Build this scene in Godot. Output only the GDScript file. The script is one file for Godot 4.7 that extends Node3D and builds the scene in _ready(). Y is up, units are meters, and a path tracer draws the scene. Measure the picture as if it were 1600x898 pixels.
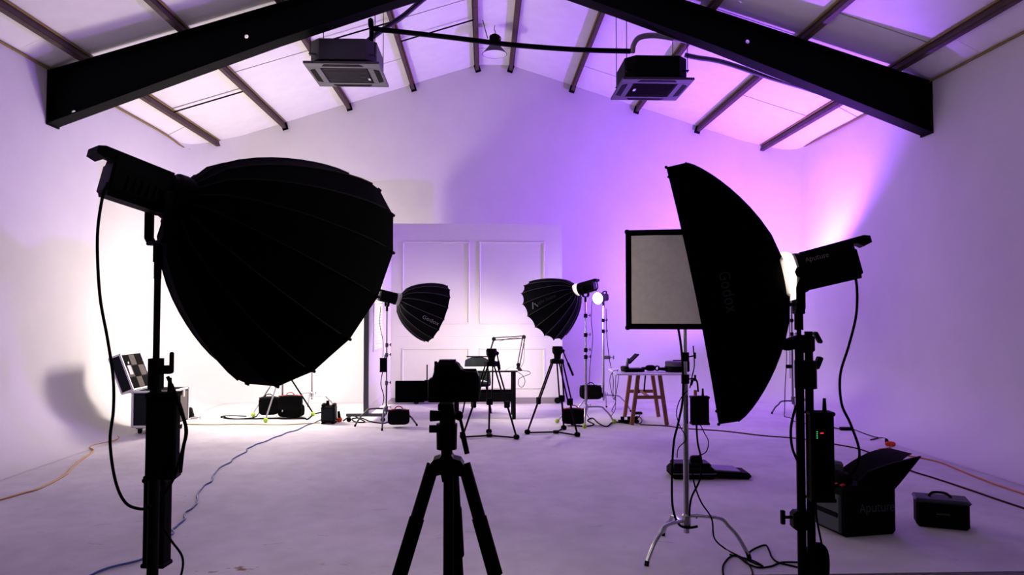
extends Node3D
# A white infinity-cove photo studio under a gabled steel roof; the camera stands at the origin, 1.6 m up, looking along -Z.

class MB:
	var v := PackedVector3Array()
	var n := PackedVector3Array()
	var uv := PackedVector2Array()
	var ix := PackedInt32Array()
	func pt(p: Vector3, nn: Vector3) -> int:
		v.append(p); n.append(nn); uv.append(Vector2(p.x, p.z)); return v.size() - 1
	func ti(a: int, b: int, c: int) -> void:
		var g := (v[b] - v[a]).cross(v[c] - v[a])
		if g.dot(n[a] + n[b] + n[c]) > 0.0:
			ix.append(a); ix.append(c); ix.append(b)
		else:
			ix.append(a); ix.append(b); ix.append(c)
	func tri(a: Vector3, b: Vector3, c: Vector3, hint: Vector3) -> void:
		var g := (b - a).cross(c - a).normalized()
		if g.dot(hint) < 0.0: g = -g
		var i := pt(a, g); var j := pt(b, g); var k := pt(c, g)
		ti(i, j, k)
	func quad(a: Vector3, b: Vector3, c: Vector3, d: Vector3, hint: Vector3) -> void:
		tri(a, b, c, hint); tri(a, c, d, hint)
	func box(c: Vector3, s: Vector3, b := Basis(), bev := 0.0) -> MB:
		var h := s * 0.5
		var e: float = min(bev, min(h.x, min(h.y, h.z)) * 0.9)
		for ax in 3:
			for sg in [-1.0, 1.0]:
				var i1 := (ax + 1) % 3
				var i2 := (ax + 2) % 3
				var q := []
				for t in [[-1, -1], [1, -1], [1, 1], [-1, 1]]:
					var p := Vector3.ZERO
					p[ax] = sg * h[ax]; p[i1] = t[0] * (h[i1] - e); p[i2] = t[1] * (h[i2] - e)
					q.append(c + b * p)
				var nn := Vector3.ZERO
				nn[ax] = sg
				quad(q[0], q[1], q[2], q[3], b * nn)
		if e > 0.0:
			for ax in 3:
				var i1 := (ax + 1) % 3
				var i2 := (ax + 2) % 3
				for t in [[-1, -1], [1, -1], [1, 1], [-1, 1]]:
					var q := []
					for w in [[-1, 0], [1, 0], [1, 1], [-1, 1]]:
						var p := Vector3.ZERO
						p[ax] = w[0] * (h[ax] - e)
						p[i1] = t[0] * (h[i1] - (e if w[1] == 0 else 0.0)); p[i2] = t[1] * (h[i2] - (0.0 if w[1] == 0 else e))
						q.append(c + b * p)
					var nn := Vector3.ZERO
					nn[i1] = t[0]; nn[i2] = t[1]
					quad(q[0], q[1], q[2], q[3], b * nn)
			for sx in [-1, 1]:
				for sy in [-1, 1]:
					for sz in [-1, 1]:
						var m := Vector3(sx, sy, sz)
						tri(c + b * (m * Vector3(h.x, h.y - e, h.z - e)), c + b * (m * Vector3(h.x - e, h.y, h.z - e)), c + b * (m * Vector3(h.x - e, h.y - e, h.z)), b * m)
		return self
	# surface of revolution: profile points (radius, height) along dir from o
	func lathe(o: Vector3, dir: Vector3, prof: Array, sides := 12, smooth := false, ph := 0.0) -> MB:
		var a := dir.normalized()
		var s := a.cross(Vector3.UP if absf(a.y) < 0.9 else Vector3.RIGHT).normalized()
		var u := a.cross(s)
		for i in prof.size() - 1:
			var p0: Vector2 = prof[i]
			var p1: Vector2 = prof[i + 1]
			var d := p1 - p0
			if d.length() < 1e-6: continue
			var n0 := Vector2(d.y, -d.x).normalized()
			var na := n0
			var nb := n0
			if smooth:
				if i > 0:
					var dd: Vector2 = p0 - prof[i - 1]
					na = (n0 + Vector2(dd.y, -dd.x).normalized()).normalized()
				if i < prof.size() - 2:
					var dd2: Vector2 = prof[i + 2] - p1
					nb = (n0 + Vector2(dd2.y, -dd2.x).normalized()).normalized()
			var base := v.size()
			for k in sides + 1:
				var t := TAU * k / sides + ph
				var r := s * cos(t) + u * sin(t)
				pt(o + a * p0.y + r * p0.x, (r * na.x + a * na.y).normalized())
				pt(o + a * p1.y + r * p1.x, (r * nb.x + a * nb.y).normalized())
			for k in sides:
				var b0 := base + k * 2
				if p0.x > 1e-6: ti(b0, b0 + 2, b0 + 1)
				if p1.x > 1e-6: ti(b0 + 1, b0 + 2, b0 + 3)
		return self
	func cyl(a: Vector3, b: Vector3, r: float, r2 := -1.0, sides := 10) -> MB:
		var l := (b - a).length()
		var q := r if r2 < 0.0 else r2
		return lathe(a, b - a, [Vector2(0, 0), Vector2(r, 0), Vector2(q, l), Vector2(0, l)], sides)
	func tube(p: Array, r: float, sides := 7) -> MB:
		var fr := Vector3.UP
		var base := v.size()
		for i in p.size():
			var d: Vector3 = (p[min(i + 1, p.size() - 1)] - p[max(i - 1, 0)]).normalized()
			if i == 0: fr = d.cross(Vector3.UP if absf(d.y) < 0.9 else Vector3.RIGHT).normalized()
			fr = (fr - d * fr.dot(d)).normalized()
			var u := d.cross(fr)
			for k in sides:
				var t := TAU * k / sides
				var nn := fr * cos(t) + u * sin(t)
				pt(p[i] + nn * r, nn)
		for i in p.size() - 1:
			for k in sides:
				var a := base + i * sides + k
				var b := base + i * sides + (k + 1) % sides
				ti(a, b, a + sides); ti(b, b + sides, a + sides)
		for e in [0, p.size() - 1]:
			var d: Vector3 = (p[e] - p[1 if e == 0 else e - 1]).normalized()
			var c := pt(p[e], d)
			var q := []
			for k in sides: q.append(pt(v[base + e * sides + k], d))
			for k in sides: ti(c, q[k], q[(k + 1) % sides])
		return self
	# flat outline in the x/y plane of xf, extruded d along its z (centred)
	func prism(poly: PackedVector2Array, d: float, xf := Transform3D()) -> MB:
		var tr := Geometry2D.triangulate_polygon(poly)
		for sg in [-1.0, 1.0]:
			for i in range(0, tr.size(), 3):
				var q := []
				for k in 3:
					var w := poly[tr[i + k]]
					q.append(xf * Vector3(w.x, w.y, sg * d * 0.5))
				tri(q[0], q[1], q[2], xf.basis * Vector3(0, 0, sg))
		var cc := Geometry2D.is_polygon_clockwise(poly)
		for i in poly.size():
			var a := poly[i]
			var b := poly[(i + 1) % poly.size()]
			var e := b - a
			var o := Vector3(e.y, -e.x, 0) * (-1.0 if cc else 1.0)
			quad(xf * Vector3(a.x, a.y, -d * 0.5), xf * Vector3(b.x, b.y, -d * 0.5), xf * Vector3(b.x, b.y, d * 0.5), xf * Vector3(a.x, a.y, d * 0.5), xf.basis * o)
		return self
	# rounded cushion
	func pillow(c: Vector3, s: Vector3, e1 := 0.5, e2 := 0.5, b := Basis(), na := 10, nb := 16) -> MB:
		var base := v.size()
		for i in na + 1:
			var f := -PI / 2 + PI * i / na
			for k in nb + 1:
				var t := TAU * k / nb
				var x := sp(cos(f), e1) * sp(cos(t), e2)
				var z := sp(cos(f), e1) * sp(sin(t), e2)
				var y := sp(sin(f), e1)
				var nn := Vector3(sp(cos(f), 2 - e1) * sp(cos(t), 2 - e2) / s.x, sp(sin(f), 2 - e1) / s.y, sp(cos(f), 2 - e1) * sp(sin(t), 2 - e2) / s.z)
				if nn.length() < 1e-6: nn = Vector3(0, signf(f), 0)
				pt(c + b * (Vector3(x, y, z) * s * 0.5), (b * nn).normalized())
		for i in na:
			for k in nb:
				var a := base + i * (nb + 1) + k
				if i > 0: ti(a, a + 1, a + nb + 1)
				if i < na - 1: ti(a + 1, a + nb + 2, a + nb + 1)
		return self
	static func sp(x: float, e: float) -> float:
		return signf(x) * pow(absf(x), e)
	# grid of points, smooth normals by differences, two-sided use
	func grid(g: Array, hint_from: Vector3) -> MB:
		var rows := g.size()
		var cols: int = g[0].size()
		var base := v.size()
		for i in rows:
			for j in cols:
				var du: Vector3 = g[min(i + 1, rows - 1)][j] - g[max(i - 1, 0)][j]
				var dv: Vector3 = g[i][min(j + 1, cols - 1)] - g[i][max(j - 1, 0)]
				var nn := du.cross(dv).normalized()
				if nn.dot(g[i][j] - hint_from) < 0.0: nn = -nn
				pt(g[i][j], nn)
		for i in rows - 1:
			for j in cols - 1:
				var a := base + i * cols + j
				ti(a, a + 1, a + cols); ti(a + 1, a + cols + 1, a + cols)
		return self
	func mesh() -> ArrayMesh:
		var arr := []
		arr.resize(Mesh.ARRAY_MAX)
		arr[Mesh.ARRAY_VERTEX] = v; arr[Mesh.ARRAY_NORMAL] = n; arr[Mesh.ARRAY_TEX_UV] = uv; arr[Mesh.ARRAY_INDEX] = ix
		var m := ArrayMesh.new()
		m.add_surface_from_arrays(Mesh.PRIMITIVE_TRIANGLES, arr)
		return m

var M := {}
var used := {}
var white_wall: StandardMaterial3D

func numbered(s: String) -> String:
	if not used.has(s):
		used[s] = 0; return s
	used[s] += 1
	return "%s_%03d" % [s, used[s]]
func material(key: String, c: Color, rough := 0.6, metal := 0.0) -> StandardMaterial3D:
	var m := StandardMaterial3D.new()
	m.albedo_color = c; m.roughness = rough; m.metallic = metal
	if c.get_luminance() < 0.15: m.metallic_specular = 0.15
	M[key] = m
	return m
func noise_material(key: String, a: Color, b: Color, rough: float, freq: float, scale: float, sd: int, bump := 0.0) -> StandardMaterial3D:
	var m := material(key, Color.WHITE, rough)
	var fn := FastNoiseLite.new()
	fn.seed = sd; fn.frequency = freq; fn.fractal_octaves = 5
	var t := NoiseTexture2D.new()
	t.noise = fn; t.width = 512; t.height = 512; t.seamless = true
	var g := Gradient.new()
	g.set_color(0, a); g.set_color(1, b)
	t.color_ramp = g
	m.albedo_texture = t
	m.uv1_triplanar = true; m.uv1_world_triplanar = true; m.uv1_scale = Vector3.ONE * scale
	if bump > 0.0:
		var t2 := NoiseTexture2D.new()
		t2.noise = fn; t2.width = 512; t2.height = 512; t2.seamless = true; t2.as_normal_map = true; t2.bump_strength = bump
		m.normal_enabled = true; m.normal_texture = t2
	return m
func thing(called: String, label: String, category: String, at := Vector3.ZERO, b := Basis(), group := "") -> Node3D:
	var o := Node3D.new()
	o.name = numbered(called)
	add_child(o)
	o.transform = Transform3D(b, at)
	meta(o, label, category, group)
	return o
func meta(o: Node, label: String, category: String, group := "") -> void:
	o.set_meta("label", label); o.set_meta("category", category)
	if group != "": o.set_meta("group", group)
func part(mb: MB, called: String, m: Material, parent: Node, xf := Transform3D()) -> MeshInstance3D:
	var o := MeshInstance3D.new()
	o.mesh = mb.mesh()
	o.material_override = m
	o.name = called
	o.transform = xf
	parent.add_child(o, true)
	return o
func single(mb: MB, called: String, m: Material, label: String, category: String, group := "", at := Vector3.ZERO, b := Basis()) -> MeshInstance3D:
	var o := part(mb, numbered(called), m, self, Transform3D(b, at))
	meta(o, label, category, group)
	return o
func struct_part(mb: MB, called: String, m: Material) -> MeshInstance3D:
	var o := part(mb, called, m, self)
	o.set_meta("kind", "structure")
	return o
# local +Z points along the given heading (0 = away from the camera, positive to the right) and pitch
func aim(heading: float, pitch: float) -> Basis:
	var a := Vector3(sin(heading) * cos(pitch), sin(pitch), -cos(heading) * cos(pitch))
	var s := Vector3.UP.cross(a).normalized()
	return Basis(s, a.cross(s), a)
func curve(p: Array, steps := 6) -> Array:
	var out := []
	for i in p.size() - 1:
		var p0: Vector3 = p[max(i - 1, 0)]
		var p1: Vector3 = p[i]
		var p2: Vector3 = p[i + 1]
		var p3: Vector3 = p[min(i + 2, p.size() - 1)]
		for k in steps: out.append(p1.cubic_interpolate(p2, p0, p3, float(k) / steps))
	out.append(p[-1])
	return out
func lift(p: Array, h: float) -> Array:
	var out := []
	for q in p: out.append(q + Vector3(0, h, 0))
	return out
func wiggle(p: Array, amp: float) -> Array:
	var fn := FastNoiseLite.new()
	fn.seed = 41; fn.frequency = 2.2
	var out := []
	for q in curve(p, 4):
		out.append(q + Vector3(fn.get_noise_2d(q.z, 3.0), 0, fn.get_noise_2d(7.0, q.z) * 0.5) * amp)
	return out
func cable(called: String, label: String, pts: Array, r: float, m: Material, group := "", cat := "cable") -> MeshInstance3D:
	return single(MB.new().tube(curve(pts), r, 6), called, m, label, cat, group)
func lettering(words: String, size: float, m: Material, parent: Node, xf: Transform3D, called := "lettering", serif := false, spacing := 1.0) -> MeshInstance3D:
	var t := TextMesh.new()
	var fnt := SystemFont.new()
	fnt.font_names = PackedStringArray(["Droid Serif" if serif else "Droid Sans"])
	t.font = fnt; t.text = words; t.font_size = 32; t.pixel_size = size / 32.0; t.depth = 0.002; t.curve_step = 2.0
	var o := MeshInstance3D.new()
	o.mesh = t; o.material_override = m; o.name = called; o.transform = xf.scaled_local(Vector3(spacing, 1, 1))
	parent.add_child(o, true)
	return o

# ---------------------------------------------------------------- room measures
const XL := -5.46
const XR := 5.84
const ZB := -14.2
const ZF := 3.4
const RIDGE := 0.18
const COVE := 0.82
const CORNER := 0.95
func roof(x: float, off := 0.0) -> float:
	return min(6.54 - 0.316 * absf(x - RIDGE), 6.442) - off

func _ready():
	make_camera_and_light()
	make_materials()
	make_room()
	make_roof()
	make_ceiling_fittings()
	make_set_wall()
	make_foreground_lights()
	make_foreground_camera()
	make_square_softbox()
	make_back_lights()
	make_tripods()
	make_tables()
	make_cases()
	make_cables()

func make_camera_and_light():
	var cam := Camera3D.new()
	cam.name = "camera"
	add_child(cam)
	cam.position = Vector3(0, 1.6, 0)
	cam.rotation = Vector3(atan(41.0 / 1150.0), -atan(43.0 / 1150.0), 0)
	cam.fov = rad_to_deg(2.0 * atan(449.0 / 1150.0))
	cam.near = 0.05
	cam.current = true
	var env := Environment.new()
	env.background_mode = Environment.BG_COLOR
	env.background_color = Color.BLACK
	env.tonemap_mode = Environment.TONE_MAPPER_LINEAR
	env.tonemap_exposure = 1.52
	env.sdfgi_enabled = true; env.ssao_enabled = true; env.ssil_enabled = true
	var we := WorldEnvironment.new()
	we.name = "environment"
	we.environment = env
	add_child(we)

const VIOLET := Color(0.58, 0.33, 0.93)
const WARM := Color(1.0, 0.94, 0.9)
const VIOLET_ENERGY := 35.0
const WARM_ENERGY := 5.8
const FILL_ENERGY := 1.5
const DOME_ENERGY := 0.3
const STRIP_ENERGY := 0.6
const SET_WHITE := Color(1, 0.93, 0.86)
const SET_ENERGY := 5.0

func spot(parent: Node, at: Vector3, to: Vector3, c: Color, e: float, deg: float, size: float, att := 1.0) -> void:
	var l := SpotLight3D.new()
	l.name = "spot_light"
	add_child(l, true)
	l.position = at
	l.look_at_from_position(at, at + to, Vector3.UP if absf(to.normalized().y) < 0.95 else Vector3.BACK)
	l.light_color = c; l.light_energy = e; l.spot_angle = deg; l.spot_angle_attenuation = att; l.light_size = size
	l.spot_range = 40.0; l.spot_attenuation = 2.0; l.shadow_enabled = true

func make_materials():
	material("fabric", Color(0.05, 0.054, 0.064), 0.85)
	material("near_fabric", Color(0.02, 0.021, 0.024), 0.85)
	material("piping", Color(0.3, 0.3, 0.31), 0.6)
	material("plastic", Color(0.05, 0.05, 0.055), 0.5)
	material("rubber", Color(0.04, 0.04, 0.042), 0.8)
	material("dark_metal", Color(0.07, 0.07, 0.08), 0.4, 0.3)
	material("grey_plastic", Color(0.3, 0.3, 0.32), 0.5)
	material("chrome", Color(0.72, 0.72, 0.74), 0.25, 1.0)
	material("silver", Color(0.85, 0.85, 0.86), 0.3, 0.9)
	material("grey_steel", Color(0.36, 0.37, 0.38), 0.5, 0.4)
	material("beam_black", Color(0.045, 0.05, 0.055), 0.65)
	noise_material("rusty", Color(0.2, 0.15, 0.14), Color(0.34, 0.25, 0.22), 0.75, 0.02, 1.0, 4)
	material("sealant", Color(0.5, 0.42, 0.2), 0.8)
	material("orange", Color(0.72, 0.42, 0.2), 0.6)
	material("plug_orange", Color(0.86, 0.25, 0.1), 0.55)
	material("yellow_cord", Color(0.76, 0.58, 0.3), 0.6)
	material("blue_cord", Color(0.18, 0.3, 0.55), 0.6)
	material("red", Color(0.75, 0.1, 0.08), 0.6)
	material("blue_tape", Color(0.1, 0.13, 0.45), 0.6)
	noise_material("tennis", Color(0.55, 0.72, 0.2), Color(0.72, 0.86, 0.32), 0.9, 0.05, 8.0, 6)
	noise_material("wood", Color(0.42, 0.24, 0.15), Color(0.56, 0.34, 0.22), 0.55, 0.02, 3.0, 8)
	material("table_white", Color(0.86, 0.86, 0.87), 0.3)
	material("set_white", Color(0.87, 0.86, 0.85), 0.55)
	material("skirting", Color(0.55, 0.52, 0.56), 0.6)
	white_wall = noise_material("cove_white", Color(0.815, 0.81, 0.805), Color(0.835, 0.83, 0.825), 0.8, 0.008, 0.35, 12)
	noise_material("panel_white", Color(0.865, 0.86, 0.855), Color(0.905, 0.9, 0.895), 0.6, 0.01, 0.5, 13)
	material("deck", Color(0.25, 0.24, 0.24), 0.9)
	material("ac_grey", Color(0.2, 0.2, 0.23), 0.5)
	material("ac_panel", Color(0.3, 0.3, 0.31), 0.5)
	material("ac_black", Color(0.05, 0.05, 0.06), 0.6)
	material("insulation", Color(0.62, 0.6, 0.6), 0.8)
	material("case_panel", Color(0.12, 0.14, 0.15), 0.5)
	material("foam_and_lit_side", Color(0.34, 0.32, 0.3), 0.95)
	material("foam_dark", Color(0.07, 0.07, 0.07), 0.95)
	material("paper", Color(0.8, 0.79, 0.8), 0.8)
	material("letter_dark", Color(0.16, 0.19, 0.2), 0.6)
	material("letter_light", Color(0.62, 0.6, 0.63), 0.6)
	material("slate", Color(0.16, 0.19, 0.22), 0.7)
	material("pocket", Color(0.3, 0.29, 0.36), 0.55)
	var dif := noise_material("diffuser", Color(0.86, 0.84, 0.825), Color(0.92, 0.9, 0.885), 0.8, 0.012, 3.0, 21, 3.0)
	dif.backlight_enabled = true; dif.backlight = Color(0.2, 0.2, 0.2)
	var rw := material("ring_white", Color(0.9, 0.9, 0.9), 0.4)
	rw.backlight_enabled = true; rw.backlight = Color(0.9, 0.9, 0.9)
	var sl := material("slat", Color(0.95, 0.95, 0.94), 0.5)
	sl.backlight_enabled = true; sl.backlight = Color(0.8, 0.8, 0.78)
	for e in [["glow_white", Color(1, 0.97, 0.93), 3.0], ["glow_soft", Color(1, 0.96, 0.9), 1.0], ["glow_violet", VIOLET, 3.0], ["led_green", Color(0.2, 0.9, 0.5), 0.6], ["led_red", Color(1, 0.12, 0.1), 0.8]]:
		var m := material(e[0], Color(0.8, 0.8, 0.8), 0.6)
		m.emission_enabled = true; m.emission = e[1]; m.emission_energy_multiplier = e[2]

# ---------------------------------------------------------------- room shell
func wall_path() -> Array:
	# plan of the inner wall face: [point, inward normal]
	var out := []
	for z in [ZF, 1.0, -2.0, -5.0, -8.0, -10.0, -12.0, ZB + CORNER]: out.append([Vector2(XL, z), Vector2(1, 0)])
	for k in range(1, 9):
		var t := PI / 2 * k / 8
		var nn := Vector2(cos(t), sin(t))
		out.append([Vector2(XL + CORNER, ZB + CORNER) - nn * CORNER, nn])
	for x in [-3.0, -1.5, -0.131, 0.491, 1.5, 3.0, XR - CORNER]: out.append([Vector2(x, ZB), Vector2(0, 1)])
	for k in range(1, 9):
		var t := PI / 2 * k / 8
		var nn := Vector2(-sin(t), cos(t))
		out.append([Vector2(XR - CORNER, ZB + CORNER) - nn * CORNER, nn])
	for z in [-12.0, -10.0, -8.0, -5.0, -2.0, 1.0, ZF]: out.append([Vector2(XR, z), Vector2(-1, 0)])
	return out
func wall_piece(path: Array, a: int, b: int) -> MB:
	var mb := MB.new()
	var g := []
	var outer := []
	for i in range(a, b + 1):
		var p: Vector2 = path[i][0]
		var nn: Vector2 = path[i][1]
		var row := []
		for k in 13:
			var t := PI / 2 * k / 12
			var o := p + nn * (COVE - COVE * sin(t))
			row.append(Vector3(o.x, COVE - COVE * cos(t) + 0.003, o.y))
		var top := roof(p.x, -0.1)
		for k in range(1, 6): row.append(Vector3(p.x, lerp(COVE, top, k / 5.0), p.y))
		g.append(row)
		var q := p - nn * 0.2
		outer.append([Vector3(p.x, top, p.y), Vector3(q.x, top, q.y), Vector3(q.x, -0.2, q.y)])
	var base := 0
	# inner face with normals pointing into the room
	for i in g.size():
		var nn: Vector2 = path[a + i][1]
		for k in 18:
			var n3 := Vector3(nn.x, 0, nn.y)
			if k < 13:
				var t := PI / 2 * k / 12
				n3 = Vector3(nn.x * sin(t), cos(t), nn.y * sin(t))
			mb.pt(g[i][k], n3)
	for i in g.size() - 1:
		for k in 17:
			var q := base + i * 18 + k
			mb.ti(q, q + 1, q + 18); mb.ti(q + 1, q + 19, q + 18)
	for i in g.size() - 1:
		var nn: Vector2 = path[a + i][1]
		mb.quad(outer[i][0], outer[i + 1][0], outer[i + 1][1], outer[i][1], Vector3.UP)
		mb.quad(outer[i][1], outer[i + 1][1], outer[i + 1][2], outer[i][2], Vector3(-nn.x, 0, -nn.y))
	return mb
func make_room():
	var path := wall_path()
	struct_part(wall_piece(path, 0, 11), "wall_left", M.cove_white)
	struct_part(wall_piece(path, 11, 26), "wall_back", M.cove_white)
	struct_part(wall_piece(path, 26, path.size() - 1), "wall_right", M.cove_white)
	struct_part(MB.new().box(Vector3(0.19, 3.2, ZF + 0.1), Vector3(11.7, 6.9, 0.2)), "wall_front", M.cove_white)
	# floor: painted screed with scuffs, dirt and a few rust marks, one texel per centimetre or so
	var w := 1536
	var h := 1536
	var n1 := FastNoiseLite.new(); n1.seed = 3; n1.frequency = 0.006; n1.fractal_octaves = 5
	var n2 := FastNoiseLite.new(); n2.seed = 9; n2.frequency = 0.03; n2.fractal_octaves = 3
	var a := n1.get_image(w, h).get_data()
	var b := n2.get_image(w, h).get_data()
	var x0 := -6.0
	var z0 := -14.6
	var span := 14.0
	var rust := [Vector3(-1.521, 0, -4.746), Vector3(-1.729, 0, -4.708), Vector3(-0.587, 0, -4.758), Vector3(-0.97, 0, -4.821)]
	var nr := FastNoiseLite.new(); nr.seed = 17; nr.frequency = 9.0; nr.fractal_octaves = 4
	var px := PackedByteArray()
	px.resize(w * h * 3)
	var i := 0
	for y in h:
		for x in w:
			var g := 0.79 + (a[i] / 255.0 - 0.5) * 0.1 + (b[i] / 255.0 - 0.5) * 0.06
			if z0 + span * y / h + (a[i] / 255.0 - 0.5) * 0.25 < -9.35: g += 0.03  # the back of the floor is slightly lighter
			if b[i] > 205: g -= 0.03
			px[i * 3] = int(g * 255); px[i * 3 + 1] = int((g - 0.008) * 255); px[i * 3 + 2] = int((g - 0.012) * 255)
			i += 1
	var k := 0
	for r in rust:
		var cx := int((r.x - x0) / span * w)
		var cy := int((r.z - z0) / span * h)
		var rad: float = [0.075, 0.045, 0.06, 0.07][k]
		var strength: float = [1.0, 0.8, 0.3, 0.25][k]
		for y in range(cy - 10, cy + 11):
			for x in range(cx - 18, cx + 19):
				var wx := x0 + span * x / w
				var wz := z0 + span * y / h
				var d := Vector2((wx - r.x) / rad, (wz - r.z) / (rad * 0.45)).length()
				var q: float = nr.get_noise_2d(wx, wz * 2.0) - d * 0.28 + 0.12
				if q > 0.0 and d < 1.6:
					var f: float = clampf(q * 5.0, 0.0, 1.0) * strength
					var o := (y * w + x) * 3
					for c in 3: px[o + c] = int(lerp(float(px[o + c]), [0.42, 0.24, 0.14][c] * 255.0, f * 0.8))
		k += 1
	# short dark scuff strokes
	var rng := RandomNumberGenerator.new()
	rng.seed = 5
	for s in 90:
		var p := Vector2(rng.randf_range(-4.6, 5.0), rng.randf_range(-12.5, -4.2))
		var dir := Vector2.from_angle(rng.randf_range(-0.5, 0.5))
		var ln := rng.randi_range(3, 14)
		for q in ln:
			var cx := int((p.x - x0) / span * w + dir.x * q)
			var cy := int((p.y - z0) / span * h + dir.y * q)
			var o := (cy * w + cx) * 3
			for c in 3: px[o + c] = int(px[o + c] * 0.82)
	var img := Image.create_from_data(w, h, false, Image.FORMAT_RGB8, px)
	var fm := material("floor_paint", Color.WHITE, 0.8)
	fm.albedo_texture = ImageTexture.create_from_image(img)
	var fl := MB.new()
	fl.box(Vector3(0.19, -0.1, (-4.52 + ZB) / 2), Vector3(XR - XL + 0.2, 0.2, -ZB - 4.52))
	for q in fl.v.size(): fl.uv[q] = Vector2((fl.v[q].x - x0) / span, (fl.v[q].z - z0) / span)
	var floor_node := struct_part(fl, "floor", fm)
	noise_material("bare_screed", Color(0.3, 0.29, 0.29), Color(0.42, 0.4, 0.4), 0.8, 0.02, 1.0, 31)
	part(MB.new().box(Vector3(0.19, -0.105, (-4.525 + ZF) / 2), Vector3(XR - XL + 0.2, 0.2, ZF + 4.525)), "bare_floor", M.bare_screed, floor_node)

func make_roof():
	var th := atan(0.316)
	var deck := MB.new()
	var up := 0.12
	var pl := PackedVector2Array([Vector2(XL - 0.25, roof(XL - 0.25, -0.05)), Vector2(-0.13, 6.442 + 0.05), Vector2(0.49, 6.442 + 0.05), Vector2(XR + 0.25, roof(XR + 0.25, -0.05)), Vector2(XR + 0.25, roof(XR + 0.25, -0.05 - up)), Vector2(0.49, 6.49 + up), Vector2(-0.13, 6.49 + up), Vector2(XL - 0.25, roof(XL - 0.25, -0.05 - up))])
	deck.prism(pl, ZF - ZB + 0.4, Transform3D(Basis(), Vector3(0, 0, (ZF + ZB) / 2)))
	var ceil := struct_part(deck, "ceiling", M.deck)
	# lining boards between the purlins
	var xs := [XL - 0.02, -5.03, -3.82, -2.6, -1.37, -0.131, 0.491, 1.696, 2.955, 4.156, 5.387, XR + 0.02]
	var cuts := [[-8.7, -12.8], [-7.6, -9.42, -11.93], [-8.4, -11.26, -13.2], [-7.9, -10.3, -12.7], [-8.8, -11.1, -12.9], [-11.0, -12.15, -13.3], [-8.0, -10.4, -11.66], [-8.6, -10.9, -13.0], [-7.4, -9.5, -11.96], [-8.65, -10.8, -12.0], [-8.35, -11.2]]
	for bidx in xs.size() - 1:
		var xa: float = xs[bidx]
		var xb: float = xs[bidx + 1]
		var zs: Array = [ZF] + cuts[bidx] + [ZB]
		var xm := (xa + xb) / 2
		var tilt := 0.0
		if bidx < 5: tilt = th
		if bidx > 5: tilt = -th
		for s in zs.size() - 1:
			var za: float = zs[s]
			var zb: float = zs[s + 1]
			var ym := roof(xm)
			if bidx == 0 or bidx == 10:  # the strip along the eave dips to the wall head
				tilt = atan(0.235 / 0.45) * (1.0 if bidx == 0 else -1.0)
				ym -= 0.045
			var wd := (xb - xa) / cos(tilt) - 0.006
			part(MB.new().box(Vector3(xm, ym + 0.018 + (0.0 if (s + bidx) % 2 == 0 else 0.006), (za + zb) / 2), Vector3(wd, 0.03, za - zb - 0.012), Basis(Vector3.BACK, tilt)), "panel", M.panel_white, ceil)
	# purlins
	for x in xs.slice(1, 11):
		var tilt := th if x < RIDGE else -th
		var side := -1.0 if x < RIDGE else 1.0
		var y := 6.54 - 0.316 * absf(x - RIDGE)
		var o := Vector3(x, y - 0.06, 0)
		var bs := Basis(Vector3.BACK, tilt)
		var mb := MB.new()
		var zc := (ZF + ZB) / 2 + 0.03
		var ln := ZF - ZB - 0.1
		mb.box(o + Vector3(0, 0, zc), Vector3(0.008, 0.12, ln), bs)
		mb.box(o + bs * Vector3(0.028 * side, -0.056, 0) + Vector3(0, 0, zc), Vector3(0.064, 0.008, ln), bs)
		mb.box(o + bs * Vector3(0.028 * side, 0.056, 0) + Vector3(0, 0, zc), Vector3(0.064, 0.008, ln), bs)
		mb.box(o + bs * Vector3(0.058 * side, -0.045, 0) + Vector3(0, 0, zc), Vector3(0.006, 0.026, ln), bs)
		var pu := part(mb, "purlin", M.rusty, ceil)
		part(MB.new().box(o + bs * Vector3(-0.022 * side, 0.045, 0) + Vector3(0, 0, zc), Vector3(0.03, 0.022, ln), bs, 0.008), "sealant_strip", M.sealant, pu)
		part(MB.new().box(o + bs * Vector3(0.02 * side, -0.02, 0) + Vector3(0, 0, ZB + 0.06), Vector3(0.11, 0.15, 0.03), bs, 0.004), "cleat", M.beam_black, pu)
	for rd in [[-1.35, -0.15, -11.8], [-5.0, -3.85, -11.93], [-2.55, -1.4, -10.97]]:
		part(MB.new().cyl(Vector3(rd[0], roof(rd[0], 0.06), rd[2]), Vector3(rd[1], roof(rd[1], 0.06), rd[2]), 0.012, -1, 6), "sag_rod", M.beam_black, ceil)
	# eave beads along the wall tops
	var lt := []
	for z in [ZF, -3.0, -8.0, -11.0, -12.6]: lt.append(Vector3(XL + 0.02, 4.655, z))
	for q in [Vector3(-5.453, 4.613, -13.4), Vector3(-5.407, 4.612, -13.6), Vector3(-5.337, 4.68, -13.9), Vector3(-5.138, 4.741, -14), Vector3(-5.031, 4.801, -14.1)]: lt.append(q)
	struct_part(MB.new().tube(curve(lt), 0.016, 6), "trim_1", M.sealant)
	var rt := []
	for z in [ZF, -3.0, -8.0, -11.0, -12.6]: rt.append(Vector3(XR - 0.02, 4.64, z))
	for q in [Vector3(5.883, 4.671, -13.6), Vector3(5.819, 4.665, -13.8), Vector3(5.651, 4.707, -14), Vector3(5.489, 4.766, -14.1)]: rt.append(q)
	struct_part(MB.new().tube(curve(rt), 0.016, 6), "trim_2", M.sealant)
	# tapered portal rafter
	var beam := thing("roof_beam", "massive black tapered steel rafter spanning the gable across the studio", "beam", Vector3(0, 0, -9.42))
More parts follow.
